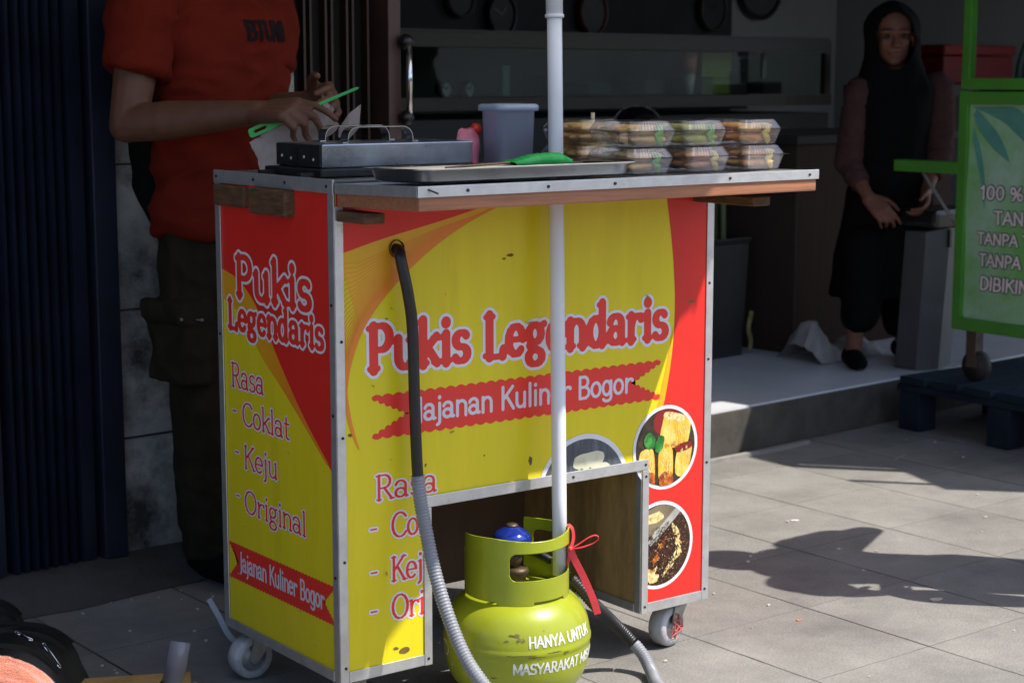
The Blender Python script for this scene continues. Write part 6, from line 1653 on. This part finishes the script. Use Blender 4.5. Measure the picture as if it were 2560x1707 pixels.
for k, a, tq_ in (((4.85, 4.385, .46), (4.846, 4.410, .255), (4.775, 4.310, .172)), ((5.10, 4.40, .46), (5.150, 4.44, .255), (5.09, 4.35, .172))):
    capsule(bm, (4.9 if k[0] < 5 else 5.04, 4.37, .62), .06, k, .045); capsule(bm, k, .046, a, .032); capsule(bm, a, .032, Vector(a) + Vector((0, 0, -.07)), .03); capsule(bm, Vector(a) + Vector((.01, .02, -.075)), .026, tq_, .020)
gbody = fuse("body", bm, SKIN2, girl, .0045, 4)
face_parts(gq, gbody, .96, (.20, .07, .06))
# headscarf: hood with a face opening, falling over chest and shoulders
bm = BM(); hc = Vector((4.945, 4.357, 1.345)) - FG * .022
ball(bm, hc + Vector((0, 0, .022)), (.100, .112, .106), Matrix((LG, FG, Vector((0, 0, 1)))).transposed(), 3)
loft(bm, [((4.968, 4.372, .905), .115, .108), ((4.968, 4.372, .98), .122, .112), ((4.972, 4.37, 1.08), .138, .118), ((4.972, 4.37, 1.16), .150, .105), ((4.962, 4.368, 1.215), .118, .090), ((4.952, 4.364, 1.27), .096, .088), ((4.95, 4.362, 1.34), .098, .092)], LG)
raw = fuse("headscarf", bm, BLKC, girl, .006, 6, (.006, folds((8, 8, 5), 3.0)))
bmx = bmesh.new(); bmx.from_mesh(raw.data); fc = Vector((4.945, 4.357, 1.338))
cut = [v for v in bmx.verts if (v.co - fc).dot(FG) > .035 and ((v.co - fc).dot(LG) / .066) ** 2 + ((v.co.z - fc.z + .004) / .098) ** 2 < 1]
bmesh.ops.delete(bmx, geom=cut, context='VERTS'); bmx.to_mesh(raw.data); bmx.free()
bm = BM(); loft(bm, [((4.985, 4.40, .40), .195, .12), ((4.98, 4.39, .55), .185, .12), ((4.972, 4.375, .75), .155, .110), ((4.972, 4.372, .95), .120, .098), ((4.98, 4.37, 1.10), .128, .092), ((4.985, 4.368, 1.17), .10, .07)], LG)
capsule(bm, (4.87, 4.385, .60), .085, (4.855, 4.395, .345), .070); capsule(bm, (5.08, 4.40, .60), .085, (5.12, 4.43, .30), .066)
fuse("long_dress", bm, BLKC, girl, .007, 5, (.008, folds((7, 7, 4), 7.0)))
for s_, e_, w_ in gA:
    bm = BM(); capsule(bm, s_, .058, s_.lerp(e_, .5), .056); capsule(bm, s_.lerp(e_, .5), .056, e_, .050); tube(bm, [e_.lerp(w_, f) for f in (-.05, .3, .62)], [.050, .044, .034], 24)
    fuse("sleeve", bm, PINKC, girl, .005, 4, (.005, folds((12, 12, 26), 4.0)))
for a, tq_ in (((4.846, 4.410, .255), (4.775, 4.310, .172)), ((5.150, 4.44, .255), (5.09, 4.35, .172))):
    bm = BM(); a = Vector(a) + Vector((.008, .02, -.07)); q_ = Vector(tq_); capsule(bm, a, .038, a.lerp(q_, .6), .036); capsule(bm, a.lerp(q_, .6), .036, q_ + Vector((0, 0, .008)), .026)
    fuse("shoe", bm, BLKC, girl, .005, 3)

# --- passer-by at the right, just out of the picture; the shadow on the slabs is this figure's
pas = thing("person", "passer-by in a long dark coat and cap beside the sunny pavement, seen as a shadow", "person", (3.71, 2.35, 0))
c0 = Vector((3.71, 2.35, 0)); FP = Vector((-.66, .75, 0)).normalized(); LP_ = Vector((0, 0, 1)).cross(FP)
at = lambda l, f, z: c0 + LP_ * l + FP * f + Vector((0, 0, z))
bm = BM()
loft(bm, [(at(0, 0, .80), .12, .085), (at(0, 0, 1.05), .11, .08), (at(0, 0, 1.30), .135, .09), (at(0, 0, 1.42), .09, .06)], LP_)
pq = head(bm, at(0, .02, 1.56), FP)
PA = [(at(-.18, 0, 1.36), at(-.37, -.03, 1.16), at(-.16, .11, 1.00)), (at(.18, 0, 1.36), at(.23, .04, 1.10), at(.22, .12, .88))]
for s_, e_, w_ in PA: capsule(bm, s_, .046, e_, .038); capsule(bm, e_, .038, w_, .025)
hand(bm, PA[0][2], LP_ * .08 + Vector((0, 0, -.03)), FP * -1, 35, 1); hand(bm, PA[1][2], Vector((0, .02, -.1)), LP_ * -1, 60, -1)
for sd in (-1, 1):
    capsule(bm, at(sd * .085, 0, .82), .075, at(sd * .09, .02, .46), .052); capsule(bm, at(sd * .09, .02, .46), .052, at(sd * .09, -.02, .09), .034); capsule(bm, at(sd * .09, -.03, .035), .033, at(sd * .10, .14, .026), .023)
pbody = fuse("body", bm, SKIN, pas, .006, 4); face_parts(pq, pbody)
bm = BM(); loft(bm, [(at(0, 0, .60), .150, .13), (at(0, 0, .85), .145, .12), (at(0, 0, 1.08), .135, .115), (at(0, 0, 1.30), .165, .115), (at(0, 0, 1.42), .13, .095), (at(0, 0, 1.46), .07, .06)], LP_)
for s_, e_, w_ in PA: capsule(bm, s_, .062, s_.lerp(e_, .6), .060)
fuse("shirt", bm, BLKC, pas, .007, 4, (.008, folds((7, 7, 8), 1.0)))
bm = BM(); loft(bm, [(at(0, 0, .72), .155, .11), (at(0, 0, .86), .15, .105)], LP_)
for sd in (-1, 1): capsule(bm, at(sd * .085, 0, .76), .088, at(sd * .09, .02, .46), .070); capsule(bm, at(sd * .09, .02, .46), .07, at(sd * .09, -.01, .10), .056)
fuse("trousers", bm, TROUS, pas, .007, 4)
for sd in (-1, 1):
    bm = BM(); capsule(bm, at(sd * .09, -.035, .042), .041, at(sd * .097, .08, .040), .039); capsule(bm, at(sd * .097, .08, .040), .038, at(sd * .10, .155, .030), .029); fuse("shoe", bm, BLKC, pas, .006, 3)
bm = BM(); ball(bm, at(0, .0, 1.615), (.088, .098, .075), None, 3); capsule(bm, at(0, .09, 1.60), .02, at(0, .17, 1.59), .012); fuse("cap", bm, BLKC, pas, .006, 3)
hb = thing("handbag", "dark handbag hanging from the passer-by's hand, seen as a shadow", "bag", at(.22, .13, .55))
bm = BM(); loft(bm, [(at(.22, .13, .44), .05, .12), (at(.22, .13, .60), .055, .13), (at(.22, .13, .66), .03, .11)], LP_); obj("bag_body", bm, BLKC, hb, True)
bm = BM(); tube(bm, catmull([at(.22, .06, .655), at(.22, .08, .76), at(.22, .12, .80), at(.22, .17, .76), at(.22, .20, .655)], 6), .007, 8); obj("bag_handle", bm, BLKC, hb, True)
